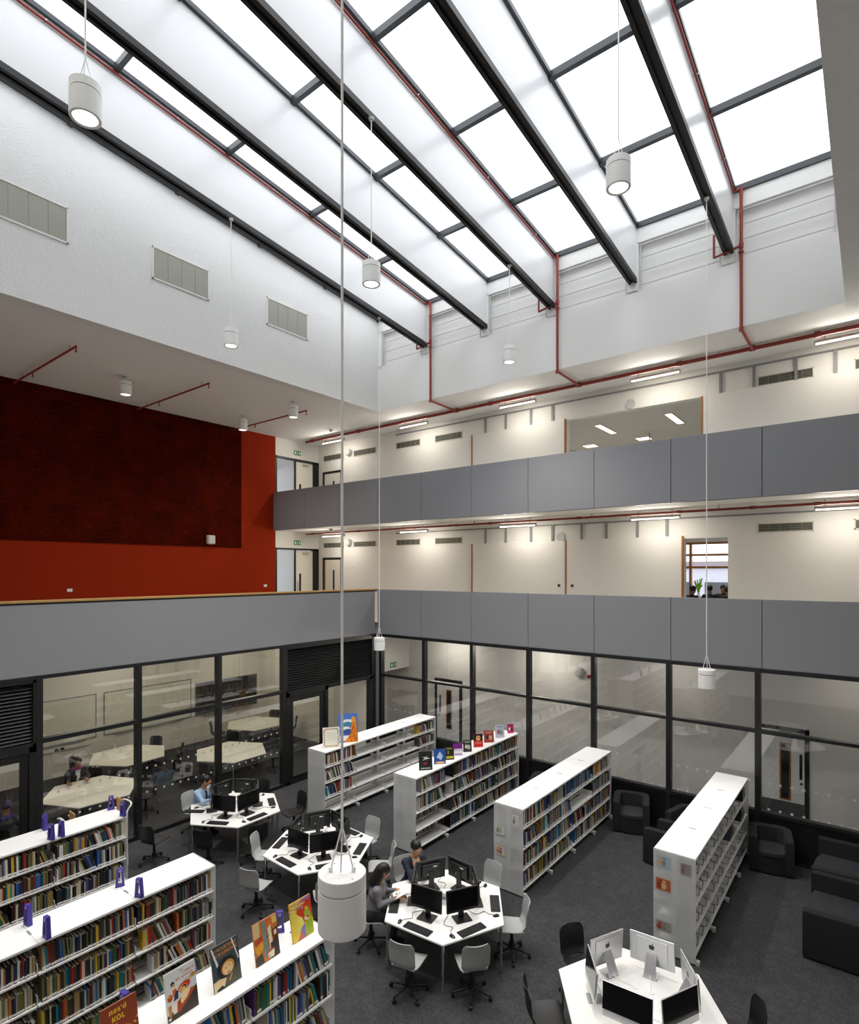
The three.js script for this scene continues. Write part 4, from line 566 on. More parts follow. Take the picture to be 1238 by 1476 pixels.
// purple bookends
{
  const s = new THREE.Shape([[-0.055, 0], [0.055, 0], [0.034, 0.25], [-0.034, 0.25]].map((p) => new THREE.Vector2(...p))); s.holes.push(new THREE.Path([[-0.03, 0.03], [0.03, 0.03], [0.018, 0.2], [-0.018, 0.2]].map((p) => new THREE.Vector2(...p))));
  const geo = merged([new THREE.ExtrudeGeometry(s, { depth: 0.045, bevelEnabled: true, bevelSize: 0.004, bevelThickness: 0.004, bevelSegments: 1 }).translate(0, 0.004, -0.022)]), plate = merged([bx(-0.02, 0.02, 0.208, 0.245, 0.026, 0.028)]);
  const be = (x, y, z, turn, lab, k = 1) => { const t = tag(grp('bookend', x, y, z, turn), lab, 'bookend', 'purple bookends'); const b = mesh('frame', geo, M.purple, t); b.scale.setScalar(k); const p = mesh('label_plate', plate, std(0x8a80c8, 0.5), t); p.scale.setScalar(k); };
  const A = (i) => `purple loop bookend on the paperback bookcase top, ${i}`, Bn = (i) => `purple loop bookend on the classroom glass bookcase, ${i}`;
  be(4.82, CH, 10.36, 1.2, A('rear edge, nearer the frosted end')); be(5.3, CH, 10.32, 0.5, A('shelf edge, nearer the frosted end')); be(4.83, CH, 11.47, 0.2, A('rear edge, further from the frosted end')); be(5.3, CH, 11.42, 0.1, A('shelf edge, further from the frosted end'));
  be(1.97, CH, 10.35, 0.1, Bn('rear edge, standing alone')); be(2.47, CH, 10.42, 0.4, Bn('left one of the shelf edge pair')); be(2.47, CH, 10.27, 0.3, Bn('right one of the shelf edge pair')); be(1.99, CH, 9.28, 1.1, Bn('rear corner next to the birch board')); be(2.45, CH, 9.27, 0.3, Bn('front corner above the end panel'));
  be(7.36, CH, 11.43, 0.1, 'purple loop bookend beside the brown picture book with yellow lettering', 1.1); be(7.45, CH, 10.45, 0.9, 'purple loop bookend behind the dark picture book'); be(7.42, CH, 9.62, 0.9, 'purple loop bookend behind the swirling yellow picture book');
}
{ // book trolley with birch boards behind the bookcase
  const t = tag(grp('book_trolley', 0.75, 0, 8.62), 'white book trolley with birch end boards and bent tube handles', 'trolley'); const ply = std(0xc79a5e, 0.6);
  for (const y of [0.3, 0.75, 1.16]) mesh('shelf', rbx(0, 0.45, y, y + 0.025, 0, 1.0, 0.006, 1), M.shelf, t);
  for (const z of [0, 1.0]) { mesh('handle', tube([[0.02, 0.1, z], [0.02, 1.2, z], [0.03, 1.3, z + (z ? 0.08 : -0.08)], [0.225, 1.32, z + (z ? 0.11 : -0.11)], [0.42, 1.3, z + (z ? 0.08 : -0.08)], [0.43, 1.2, z], [0.43, 0.1, z]], 0.016, 50, 8), M.shelf, t); mesh('end_board', rbx(0.1, 0.35, 1.185, 1.42, z ? 0.93 : 0.05, z ? 0.95 : 0.07, 0.004, 1), ply, t); mesh('board_foot', rbx(0.1, 0.35, 1.185, 1.2, z ? 0.8 : 0.05, z ? 0.95 : 0.2, 0.004, 1), ply, t); }
  for (const x of [0.05, 0.4]) for (const z of [0.04, 0.96]) mesh('castor', new THREE.CylinderGeometry(0.05, 0.05, 0.025, 14).rotateZ(Math.PI / 2).translate(x, 0.05, z), M.black, t);
}

// picture cards on the frosted ends of two bookcases
{
  const card = (c, lx, y, w, h, cols, lab) => { const t = tag(grp('picture_card', c.x0 + lx, y, c.z0 + c.L + 0.0148), lab, 'card', 'cards on the frosted ends'); mesh('mount', bx(0, w, 0, h, 0, 0.003), std(cols[0], 0.6), t); mesh('print', new THREE.PlaneGeometry(w - 0.02, h - 0.02).translate(w / 2, h / 2, 0.0036), std(0xffffff, 0.5, 0, { map: canvasTex(64, 64, (g) => { g.fillStyle = cols[1]; g.fillRect(0, 0, 64, 64); cols.slice(2).forEach((k, i) => { blob(g, k, 14 + 20 * i, 40, 11, 18); blob(g, k, 18 + 18 * i, 14, 9, 6); }); }) }), t); };
  card(cases.three, 0.4, 1.3, 0.14, 0.2, [0xd8d8d4, '#c9cac8', '#6a6c70'], 'pale card with a grey crest on the packed bookcase end');
  card(cases.three, 0.03, 1.05, 0.22, 0.17, [0xb9bab6, '#cdd0c6', '#8a9684', '#a8aa90'], 'greenish picture card on the packed bookcase end, upper one'); card(cases.three, 0.03, 0.66, 0.22, 0.17, [0xb9b7b0, '#d6c8a8', '#b98a5a', '#7a6a9a'], 'tan picture card on the packed bookcase end, lower one');
  card(cases.four, 0.03, 1.36, 0.24, 0.2, [0xb4b8ba, '#9fb4bc', '#c9a07a', '#8a8c8a'], 'blue grey and tan card on the wire divider bookcase end'); card(cases.four, 0.03, 1.0, 0.24, 0.2, [0xb8a890, '#b8603a', '#8a3a2a', '#d0b080'], 'orange red card on the wire divider bookcase end, below the blue one'); card(cases.four, 0.03, 0.36, 0.24, 0.17, [0xb4b0aa, '#a09a94', '#a8402c', '#8a8a84'], 'grey and red card low on the wire divider bookcase end'); card(cases.four, 0.4, 1.34, 0.17, 0.2, [0xb8b6b6, '#8c8288', '#8a5c66'], 'dull pink card on the wire divider bookcase end');
}
// ---------------------------------------------------------------- chairs
function shellGeo(fn, nu, nv, th) {                          // thick curved sheet
  const P = [], N = [], e = 1e-3, v3 = (a) => new THREE.Vector3(...a);
  for (let j = 0; j <= nv; j++) for (let i = 0; i <= nu; i++) { const u = i / nu, v = j / nv, p = v3(fn(u, v)), du = v3(fn(Math.min(u + e, 1), v)).sub(v3(fn(Math.max(u - e, 0), v))), dv = v3(fn(u, Math.min(v + e, 1))).sub(v3(fn(u, Math.max(v - e, 0)))); P.push(p); N.push(dv.cross(du).normalize()); }
  const pos = [], idx = [], W = nu + 1, n = P.length;
  for (const s of [0.5, -0.5]) P.forEach((p, i) => pos.push(p.x + N[i].x * th * s, p.y + N[i].y * th * s, p.z + N[i].z * th * s));
  for (let j = 0; j < nv; j++) for (let i = 0; i < nu; i++) { const a = j * W + i, b = a + 1, c = a + W, d = c + 1; idx.push(a, b, d, a, d, c, n + a, n + d, n + b, n + a, n + c, n + d); }
  const rim = []; for (let i = 0; i < nu; i++) rim.push([i, i + 1], [nv * W + i + 1, nv * W + i]); for (let j = 0; j < nv; j++) rim.push([(j + 1) * W, j * W], [j * W + nu, (j + 1) * W + nu]);
  for (const [a, b] of rim) idx.push(a, n + b, b, a, n + a, n + b);
  const g = new THREE.BufferGeometry(); g.setAttribute('position', new THREE.Float32BufferAttribute(pos, 3)); g.setIndex(idx); g.computeVertexNormals();
  return smooth(g, 0.8);
}
const profile = new THREE.CatmullRomCurve3([[0, 0.43, 0.235], [0, 0.452, 0.2], [0, 0.455, 0.08], [0, 0.445, -0.08], [0, 0.46, -0.17], [0, 0.53, -0.225], [0, 0.64, -0.24], [0, 0.76, -0.255], [0, 0.87, -0.285]].map((p) => new THREE.Vector3(...p)));
const chairShell = shellGeo((u, v) => { const p = profile.getPoint(v), s = u * 2 - 1; let w = v < 0.45 ? 0.2 + 0.015 * Math.sin(v / 0.45 * Math.PI) : v < 0.62 ? 0.2 - 0.03 * Math.sin((v - 0.45) / 0.17 * Math.PI) : 0.205; if (v > 0.9) w *= Math.sqrt(1 - ((v - 0.9) / 0.115) ** 2 * 0.5); if (v < 0.08) w *= 0.86 + 0.14 * (v / 0.08); const k = v < 0.5 ? 0.02 : 0.03; return [s * w, p.y + (v < 0.5 ? k * s * s : 0), p.z + (v > 0.5 ? k * 1.4 * s * s : 0)]; }, 12, 28, 0.013);
const chairStem = merged([cyl(0.028, 0.028, 0.2, 0, 0.22, 0, 12), cyl(0.045, 0.045, 0.12, 0, 0.1, 0, 12), bx(-0.09, 0.09, 0.405, 0.43, -0.1, 0.1)]);
const starLeg = merged([bar([0, 0.12, 0], [0, 0.075, 0.28], 0.018, 8)]), castorGeo = merged([new THREE.CylinderGeometry(0.027, 0.027, 0.04, 12).rotateZ(Math.PI / 2).translate(0, 0.027, 0.28), bar([0, 0.027, 0.28], [0, 0.08, 0.28], 0.01, 6)]);
function makeChair(mat, lab, group) {
  const t = tag(grp('swivel_chair'), lab, 'chair', group);
  mesh('seat_shell', chairShell, mat, t); mesh('stem', chairStem, M.plasticBlack, t);
  for (let k = 0; k < 5; k++) { const l = mesh('base_leg', starLeg, M.plasticBlack, t); l.rotation.y = k * 1.2566 + 0.3; mesh('castor', castorGeo, M.plasticBlack, l); }
  return t;
}
let greyChair, blackChair;
function chairAt(kind, cx, cz, ang, r, lab, group, twist = 0, y = 0) {
  const a = ang * Math.PI / 180, x = cx + r * Math.cos(a), z = cz + r * Math.sin(a), turn = Math.atan2(-Math.cos(a), -Math.sin(a)) + twist;
  let c;
  if (kind === 'grey') { if (!greyChair) c = greyChair = makeChair(M.plasticGrey, lab, group); else c = copy(greyChair, 0, 0, 0, 0, lab, group); } else if (!blackChair) c = blackChair = makeChair(M.plasticBlack, lab, group); else c = copy(blackChair, 0, 0, 0, 0, lab, group);
  c.position.set(x, y, z); c.rotation.set(0, turn, 0); return c;
}
// ---------------------------------------------------------------- hexagonal tables
function hexTable(cx, cz, R, v0, lab, group, mat = M.tableTop) {
  const t = tag(grp('hexagonal_table', cx, 0, cz), lab, 'table', group);
  const pts = [...Array(6)].map((_, k) => { const a = (v0 + 60 * k) * Math.PI / 180; return [R * Math.cos(a), R * Math.sin(a)]; });
  const s = new THREE.Shape(pts.map((p) => new THREE.Vector2(p[0], -p[1])));
  mesh('tabletop', merged([new THREE.ExtrudeGeometry(s, { depth: 0.02, bevelEnabled: true, bevelSize: 0.003, bevelThickness: 0.003, bevelSegments: 1 }).rotateX(-Math.PI / 2).translate(0, 0.717, 0)]), mat, t);
  pts.forEach(([x, z]) => { mesh('leg', bar([x * 0.955, 0.0, z * 0.955], [x * 0.955, 0.715, z * 0.955], 0.021, 12), M.chrome, t); });
  for (let k = 0; k < 3; k++) mesh('rail', bar([pts[k][0] * 0.9, 0.68, pts[k][1] * 0.9], [pts[k + 3][0] * 0.9, 0.68, pts[k + 3][1] * 0.9], 0.016, 8), M.chrome, t);
  return t;
}
const TT = 0.7405;
const onTable = (o, cx, cz, ang, r, side = 0, y = TT, extra = 0) => { const a = ang * Math.PI / 180, d = [Math.cos(a), Math.sin(a)]; o.position.set(cx + r * d[0] + side * d[1], y, cz + r * d[1] - side * d[0]); o.rotation.set(0, Math.atan2(d[0], d[1]) + extra, 0); return o; };
// computers
function makeMonitor(lab, group) {
  const t = tag(grp('monitor'), lab, 'monitor', group);
  const q = mesh('panel', rbx(-0.265, 0.265, 0.14, 0.475, -0.012, 0.02, 0.006), M.gadget, t); q.rotation.x = -0.06;
  mesh('screen', new THREE.PlaneGeometry(0.505, 0.29).translate(0, 0.315, 0.0206), M.screen, q);
  mesh('rear_housing', [rbx(-0.17, 0.17, 0.2, 0.42, -0.05, -0.01, 0.015)], M.gadget, q); mesh('rear_label', [bx(-0.1, -0.03, 0.37, 0.39, -0.052, -0.05), bx(0.02, 0.07, 0.25, 0.262, -0.052, -0.05)], M.paper, q);
  mesh('neck', [rbx(-0.045, 0.045, 0.01, 0.3, -0.085, -0.05, 0.01)], M.gadget, t); mesh('foot', rbx(-0.13, 0.13, 0, 0.018, -0.14, 0.08, 0.008), M.gadget, t);
  return t;
}
function makeKeyboard(lab, group) {
  const t = tag(grp('keyboard'), lab, 'keyboard', group); mesh('case', rbx(-0.225, 0.225, 0, 0.016, -0.075, 0.075, 0.006), M.gadget, t);
  const ks = []; for (let r = 0; r < 5; r++) for (let k = 0; k < 15; k++) ks.push(bx(-0.212 + k * 0.0285, -0.212 + k * 0.0285 + 0.023, 0.016, 0.022, -0.062 + r * 0.025, -0.062 + r * 0.025 + 0.02));
  const kk = mesh('keys', ks, M.keys, t); kk.userData.kind = 'stuff'; return t;
}
function makeMouse(lab, group) { const t = tag(grp('mouse'), lab, 'mouse', group); mesh('shell', new THREE.SphereGeometry(1, 18, 10, 0, 6.2832, 0, Math.PI / 2).scale(0.031, 0.034, 0.055), M.gadget, t); mesh('button_strip', rbx(-0.022, 0.022, 0.006, 0.024, 0.01, 0.042, 0.008), M.grey, t); return t; }
function cable(cx, cz, ang, mat, lab, group, pts) { const a = ang * Math.PI / 180, d = [Math.cos(a), Math.sin(a)]; const m = mesh('cable', tube(pts.map(([r, s, y]) => [cx + r * d[0] + s * d[1], TT + y, cz + r * d[1] - s * d[0]]), 0.004, 30, 5), mat); tag(m, lab, 'cable', group); return m; }
let mon0, kb0, mo0;
const get = (proto, make, lab, group) => { if (!proto.o) return (proto.o = make(lab, group)); return copy(proto.o, 0, 0, 0, 0, lab, group); };
const pm = {}, pk = {}, po = {};
function desk(cx, cz, v0, stations, tname, lean) {
  const place = ['one', 'two'];
  for (const s of stations) {
    onTable(get(pm, makeMonitor, `black monitor on the ${tname}, ${s.who}`, `monitors on the ${tname}`), cx, cz, s.a + rr(-3, 3), s.rm ?? 0.52, rr(-0.02, 0.02), TT, rr(-0.14, 0.14));
    if (s.k !== false) onTable(get(pk, makeKeyboard, `black keyboard on the ${tname}, ${s.who}`, `keyboards on the ${tname}`), cx, cz, s.a + (s.ka ?? 0), 0.8, s.ks ?? 0.02, TT, s.kt ?? 0.0);
    onTable(get(po, makeMouse, `black mouse on the ${tname}, ${s.who}`, `mice on the ${tname}`), cx, cz, s.a, 0.8, -0.31, TT, 0.3);
    cable(cx, cz, s.a, M.gadget, `thin black cable on the ${tname}, ${s.who}`, `cables on the ${tname}`, [[0.8, -0.31, 0.02], [0.68, -0.26 + rr(-0.03, 0.03), 0.005], [0.62, -0.2, 0.005], [0.5, -0.28, 0.005], [0.3, -0.1, 0.005], [0.16, rr(-0.1, 0.1), 0.005]]);
  }
}
const T = [{ x: 1.79, z: 6.55, v: 30, n: 'table before the classroom glass' }, { x: 4.67, z: 6.58, v: 62, n: 'middle computer table' }, { x: 7.71, z: 6.62, v: 55, n: 'table with two students' }, { x: 10.87, z: 6.82, v: 55, n: 'silver computer table' }];
hexTable(T[0].x, T[0].z, 1.06, T[0].v, 'white hexagonal computer table before the classroom glass with black chairs', 'hexagonal computer tables');
hexTable(T[1].x, T[1].z, 1.06, T[1].v, 'white hexagonal computer table with grey chairs, nobody sitting at it', 'hexagonal computer tables');
hexTable(T[2].x, T[2].z, 1.04, T[2].v, 'white hexagonal computer table where two students sit', 'hexagonal computer tables');
hexTable(T[3].x, T[3].z, 1.05, T[3].v, 'white hexagonal table carrying silver all in one computers', 'hexagonal computer tables');
desk(T[2].x, T[2].z, 55, [{ a: 85, who: 'left front place' }, { a: 25, who: 'place facing the silver computers', kt: 0.12 }, { a: -35, who: 'place facing the packed bookcase' }, { a: -95, who: 'place facing the back glazing' }, { a: -155, who: 'before the navy blazer', k: false }, { a: 145, who: 'before the seated girl', ks: 0.1 }].map((s, i) => ({ ...s, who: s.who.replace('left front place', 'place opposite the blazer boy') })), T[2].n);
desk(T[1].x, T[1].z, 62, [{ a: 92, who: 'place under the low pendant' }, { a: 32, who: 'place facing the seated girl' }, { a: -28, who: 'place facing the row of small books' }, { a: -88, who: 'place facing the back glazing' }, { a: -148, who: 'place facing the corner' }, { a: 152, who: 'place facing the paperback bookcase' }], T[1].n);
desk(T[0].x, T[0].z, 30, [{ a: 0, who: 'place facing the middle table' }, { a: 60, who: 'place facing the paperback bookcase' }, { a: 120, who: 'place beside the blue shirt', k: false }, { a: 180, who: 'before the blue shirt', k: false }, { a: -120, who: 'place facing the glass door' }, { a: -60, who: 'place facing the corner bookcase' }], T[0].n);
onTable(get(pk, makeKeyboard, 'black keyboard turned sideways on the table beside the boy in blue shirt', 'keyboards on the table before the classroom glass'), T[0].x, T[0].z, 128, 0.86, 0.0, TT, 1.3);
for (const [t, lab] of [[T[0], 'white power post at the centre of the table before the classroom glass'], [T[1], 'white power post at the centre of the middle computer table'], [T[2], 'white power post at the centre of the table with two students']]) {
  const p = tag(grp('power_post', t.x, TT, t.z, 0.4), lab, 'power post', 'table power posts'); mesh('column', rbx(-0.05, 0.05, 0, 0.17, -0.05, 0.05, 0.008), M.whitePlastic, p); mesh('cap', rbx(-0.06, 0.06, 0.17, 0.19, -0.06, 0.06, 0.006), M.whitePlastic, p); for (const s of [-1, 1]) mesh('socket', rbx(-0.03, 0.03, 0.08, 0.13, s * 0.052 - 0.004, s * 0.052 + 0.004, 0.002, 1), M.grey, p);
}
{ // silver computers
  const foot = new THREE.Shape([[-0.095, 0], [0.095, 0], [0.095, 0.006], [-0.095, 0.006]].map((p) => new THREE.Vector2(...p)));
  const lg = new THREE.Shape(); lg.moveTo(0, -0.032); lg.bezierCurveTo(0.02, -0.045, 0.034, -0.02, 0.034, 0.002); lg.bezierCurveTo(0.034, 0.03, 0.014, 0.03, 0, 0.022); lg.bezierCurveTo(-0.016, 0.032, -0.036, 0.028, -0.036, 0.0); lg.bezierCurveTo(-0.036, -0.02, -0.02, -0.045, 0, -0.032);
  const lf = new THREE.Shape(); lf.moveTo(0, 0.028); lf.bezierCurveTo(0.0, 0.045, 0.012, 0.055, 0.02, 0.056); lf.bezierCurveTo(0.021, 0.042, 0.012, 0.03, 0, 0.028);
  const logo = merged([new THREE.ShapeGeometry(lg), new THREE.ShapeGeometry(lf)].map((g) => g.rotateY(Math.PI)));
  const make = (lab) => {
    const t = tag(grp('all_in_one_computer'), lab, 'computer', 'silver computers'), q = new THREE.Group(); q.name = 'display'; q.rotation.x = -0.08; t.add(q);
    mesh('case', rbx(-0.285, 0.285, 0.1, 0.5, -0.012, 0.012, 0.011, 3), M.alu, q); mesh('rear_bulge', rbx(-0.2, 0.2, 0.14, 0.46, -0.022, -0.006, 0.01, 2), M.alu, q);
    mesh('screen_glass', rbx(-0.281, 0.281, 0.185, 0.496, 0.011, 0.0145, 0.001, 1), M.screen, q); mesh('emblem', logo.clone().translate(0, 0.36, -0.0235), M.aluMark, q);
    mesh('foot', rbx(-0.09, 0.09, 0.0, 0.006, -0.16, 0.03, 0.002, 1), M.alu, t); mesh('stand', [shellGeo((u, v) => { const p = new THREE.CatmullRomCurve3([[0, 0.005, -0.155], [0, 0.02, -0.16], [0, 0.16, -0.105], [0, 0.27, -0.05], [0, 0.29, -0.03]].map((a) => new THREE.Vector3(...a))).getPoint(v); return [(u * 2 - 1) * (0.085 - 0.03 * v), p.y, p.z]; }, 2, 14, 0.008)], M.alu, t);
    return t;
  };
  const proto = {}, who = ['facing the back glazing', 'facing the dark sofas', 'facing away past the sofas', 'screen turned to the picture books', 'facing the table with two students', 'facing the packed bookcase'];
  [-94, -34, 26, 86, 146, -154].forEach((a, i) => { const c = get(proto, make, `silver all in one computer ${who[i]}`, 'silver computers'); onTable(c, T[3].x, T[3].z, a, 0.62); });
  [-125, -75, 0, 60].forEach((a, i) => {
    const g = mesh('cable_grommet', [cyl(0.04, 0.042, 0.006, 0, 0, 0, 20), cyl(0.02, 0.02, 0.008, 0.008, 0.001, 0, 10)], M.whitePlastic); onTable(g, T[3].x, T[3].z, a, 0.24); tag(g, ['white grommet disc on the silver computer table, rear left', 'white grommet disc on the silver computer table, rear middle', 'white grommet disc on the silver computer table, side by sofas', 'white grommet disc on the silver computer table, front'][i], 'grommet', 'grommets on the silver computer table');
  });
  [[-154, -125], [-94, -75], [-34, 0], [26, 60]].forEach(([a, b], i) => { const A = a * Math.PI / 180, Bq = b * Math.PI / 180; const P = (r, q, y) => [T[3].x + r * Math.cos(q), TT + y, T[3].z + r * Math.sin(q)]; tag(mesh('cable', tube([P(0.53, A, 0.17), P(0.47, A, 0.05), P(0.38, A + 0.1, 0.01), P(0.3, (A + Bq) / 2, 0.01), P(0.24, Bq, 0.012)], 0.0045, 24, 6), M.whitePlastic), `white power cable of the silver computer ${['facing the packed bookcase', 'facing the back glazing', 'facing the dark sofas', 'facing past the sofas'][i]}`, 'cable', 'white computer cables'); });
}
// chairs round the tables
[[82, 1.1, 'pushed in under the table with two students, opposite the blazer boy', 0.1], [32, 1.06, 'at the table with two students, facing the girl across', -0.15], [-31, 1.06, 'at the table with two students, beside the packed bookcase', 0.1], [-88, 1.14, 'at the table with two students, back to the rear glazing', -0.1], [-158, 1.22, 'under the boy in navy blazer', 0], [147, 1.2, 'under the girl in grey cardigan', 0.05]].forEach(([a, r, w, tw]) => chairAt('grey', T[2].x, T[2].z, a, r, `grey plastic swivel chair ${w}`, 'grey swivel chairs', tw));
[[152, 1.12, 'at the middle table facing the boy in blue', 0.1], [100, 1.3, 'at the middle table turned towards the paperback bookcase', 0.5], [36, 1.25, 'at the middle table behind the low pendant', 0], [-28, 1.22, 'at the middle table turned side on to the girl', 0.3], [-84, 1.14, 'at the middle table with its back to the rear glazing', 0.1]].forEach(([a, r, w, tw]) => chairAt('grey', T[1].x, T[1].z, a, r, `grey plastic swivel chair ${w}`, 'grey swivel chairs', tw));
chairAt('grey', T[0].x, T[0].z, 166, 1.2, 'grey plastic swivel chair under the boy in blue shirt', 'grey swivel chairs');
[[107, 1.66, 'standing apart from the table by the classroom glass', 0.6], [60, 1.16, 'tucked in at the table before the classroom glass, towards the bookcases', 0], [14, 1.16, 'tucked in at the table before the classroom glass, towards the middle table', 0], [-58, 1.3, 'at the table before the classroom glass, by the corner bookcase', 0.4], [-120, 1.2, 'at the table before the classroom glass, by the glass door', 0]].forEach(([a, r, w, tw]) => chairAt('black', T[0].x, T[0].z, a, r, `black swivel chair ${w}`, 'black swivel chairs', tw));
[[-150, 1.2, 'at the silver computer table towards the packed bookcase', 0], [150, 1.16, 'at the silver computer table towards the table with two students', 0.1], [-30, 1.15, 'at the silver computer table towards the sofas', 0], [28, 1.2, 'at the silver computer table away from the bookcases', 0]].forEach(([a, r, w, tw]) => chairAt('black', T[3].x, T[3].z, a, r, `black swivel chair ${w}`, 'black swivel chairs', tw));
// ---------------------------------------------------------------- black armchairs and sofas
function uShape(w, d, th, r) { const s = new THREE.Shape(), hw = w / 2, q = (x, y) => [x, y]; s.moveTo(-hw, d / 2); s.lineTo(-hw, -d / 2 + r); s.quadraticCurveTo(-hw, -d / 2, -hw + r, -d / 2); s.lineTo(hw - r, -d / 2); s.quadraticCurveTo(hw, -d / 2, hw, -d / 2 + r); s.lineTo(hw, d / 2); s.lineTo(hw - th, d / 2); const ri = Math.max(r - th * 0.4, 0.06); s.lineTo(hw - th, -d / 2 + th + ri); s.quadraticCurveTo(hw - th, -d / 2 + th, hw - th - ri, -d / 2 + th); s.lineTo(-hw + th + ri, -d / 2 + th); s.quadraticCurveTo(-hw + th, -d / 2 + th, -hw + th, -d / 2 + th + ri); s.lineTo(-hw + th, d / 2); s.closePath(); return s; }
const flip = (g) => g.rotateX(Math.PI / 2);   // shape y becomes z
function seatBlock(w, d, th, h0, h1, bulge) { const hw = w / 2 - th * 0.9, s = new THREE.Shape(); s.moveTo(-hw, -d / 2 + th); s.lineTo(hw, -d / 2 + th); s.lineTo(hw, d / 2 - 0.08); s.quadraticCurveTo(hw * 0.6, d / 2 + bulge, 0, d / 2 + bulge); s.quadraticCurveTo(-hw * 0.6, d / 2 + bulge, -hw, d / 2 - 0.08); s.closePath(); return flip(new THREE.ExtrudeGeometry(s, { depth: h1 - h0 - 0.03, bevelEnabled: true, bevelSize: 0.015, bevelThickness: 0.015, bevelSegments: 3, curveSegments: 10 })).translate(0, h1 - 0.015, 0); }
function armchair(x, z, turn, w, d, lab, group, top = 0.76) {
  const t = tag(grp('armchair', x, 0, z, turn), lab, w > 1 ? 'sofa' : 'armchair', group);
  let g = flip(new THREE.ExtrudeGeometry(uShape(w - 0.05, d - 0.05, 0.1, 0.2), { depth: top - 0.07, bevelEnabled: true, bevelSize: 0.025, bevelThickness: 0.025, bevelSegments: 4, curveSegments: 10 })).translate(0, top - 0.025, 0);
  const p = g.attributes.position; for (let i = 0; i < p.count; i++) if (p.getY(i) > 0.4) p.setY(i, p.getY(i) - Math.max(0, p.getZ(i) + d * 0.1) * (w > 1 ? 0.03 : 0.1)); g.computeVertexNormals();
  mesh('wraparound_back', smooth(merged([g]), 0.6), M.fabric, t); mesh('base', merged([seatBlock(w, d, 0.11, 0.02, 0.36, 0.0)]), M.fabric, t); mesh('seat_cushion', merged([seatBlock(w, d, 0.13, 0.36, 0.45, 0.02)]), M.fabricSeat, t);
  for (const sx of [-1, 1]) for (const sz of [-1, 1]) mesh('glide', cyl(0.02, 0.02, 0.024, sx * (w / 2 - 0.1), 0, sz * (d / 2 - 0.1), 10), M.black, t);
}
const ac = 'black fabric seats along the back glazing';
armchair(8.58, 0.42, 0.3, 0.8, 0.7, 'black tub armchair beside the packed bookcase end', ac); armchair(9.9, 0.48, -0.35, 0.78, 0.7, 'black tub armchair against the spandrel behind the wire divider bookcase', ac); armchair(9.72, 1.55, -1.75, 0.76, 0.7, 'black tub armchair half hidden by the wire divider bookcase', ac); armchair(11.42, 0.46, 0.2, 0.78, 0.7, 'black tub armchair before the kick plate door', ac); armchair(6.42, 0.5, 0.2, 0.8, 0.7, 'black tub armchair between the small book row and packed bookcases', ac);
armchair(12.66, 0.87, -Math.PI / 2, 1.6, 0.88, 'long black sofa standing against the back glazing', ac); armchair(12.68, 2.53, -Math.PI / 2, 1.6, 0.88, 'long black sofa with flat side panel facing the silver computers', ac);
// ---------------------------------------------------------------- people
function nets(sdf, lo, hi, cell, col) {                      // naive surface nets
  const n = [0, 1, 2].map((k) => Math.ceil((hi[k] - lo[k]) / cell) + 2), [X, Y, Z] = n, f = new Float32Array(X * Y * Z), at = (i, j, k) => i + X * (j + Y * k);
  for (let k = 0; k < Z; k++) for (let j = 0; j < Y; j++) for (let i = 0; i < X; i++) f[at(i, j, k)] = sdf(lo[0] + i * cell, lo[1] + j * cell, lo[2] + k * cell);
  const id = new Int32Array(X * Y * Z).fill(-1), pos = [], colr = [], idx = [], c = new THREE.Color();
  for (let k = 0; k < Z - 1; k++) for (let j = 0; j < Y - 1; j++) for (let i = 0; i < X - 1; i++) {
    let m = 0, sx = 0, sy = 0, sz = 0, e = 0; const v = [];
    for (let q = 0; q < 8; q++) { const w = f[at(i + (q & 1), j + ((q >> 1) & 1), k + (q >> 2))]; v.push(w); if (w < 0) m |= 1 << q; }
    if (m === 0 || m === 255) continue;
    for (const [a, b] of EDGES) { if ((v[a] < 0) === (v[b] < 0)) continue; const t = v[a] / (v[a] - v[b]); sx += (a & 1) + t * ((b & 1) - (a & 1)); sy += ((a >> 1) & 1) + t * (((b >> 1) & 1) - ((a >> 1) & 1)); sz += (a >> 2) + t * ((b >> 2) - (a >> 2)); e++; }
    const p = [lo[0] + (i + sx / e) * cell, lo[1] + (j + sy / e) * cell, lo[2] + (k + sz / e) * cell]; id[at(i, j, k)] = pos.length / 3; pos.push(...p); c.set(col(...p)); colr.push(c.r, c.g, c.b);
  }
  for (let k = 1; k < Z - 1; k++) for (let j = 1; j < Y - 1; j++) for (let i = 1; i < X - 1; i++) {
    const a = f[at(i, j, k)] < 0; const quad = (b, p, q, r, s) => { if (a === b) return; const w = [p, q, r, s].map((t) => id[at(...t)]); if (w.some((t) => t < 0)) return; if (a) idx.push(w[0], w[1], w[2], w[0], w[2], w[3]); else idx.push(w[0], w[2], w[1], w[0], w[3], w[2]); };
    quad(f[at(i + 1, j, k)] < 0, [i, j - 1, k - 1], [i, j, k - 1], [i, j, k], [i, j - 1, k]); quad(f[at(i, j + 1, k)] < 0, [i - 1, j, k - 1], [i - 1, j, k], [i, j, k], [i, j, k - 1]); quad(f[at(i, j, k + 1)] < 0, [i - 1, j - 1, k], [i, j - 1, k], [i, j, k], [i - 1, j, k]);
  }
  const g = new THREE.BufferGeometry(); g.setAttribute('position', new THREE.Float32BufferAttribute(pos, 3)); g.setAttribute('color', new THREE.Float32BufferAttribute(colr, 3)); g.setIndex(idx); g.computeVertexNormals(); return g;
}
var EDGES = [[0, 1], [2, 3], [4, 5], [6, 7], [0, 2], [1, 3], [4, 6], [5, 7], [0, 4], [1, 5], [2, 6], [3, 7]];
const smin = (a, b, k) => { const h = Math.max(k - Math.abs(a - b), 0) / k; return Math.min(a, b) - h * h * k * 0.25; };
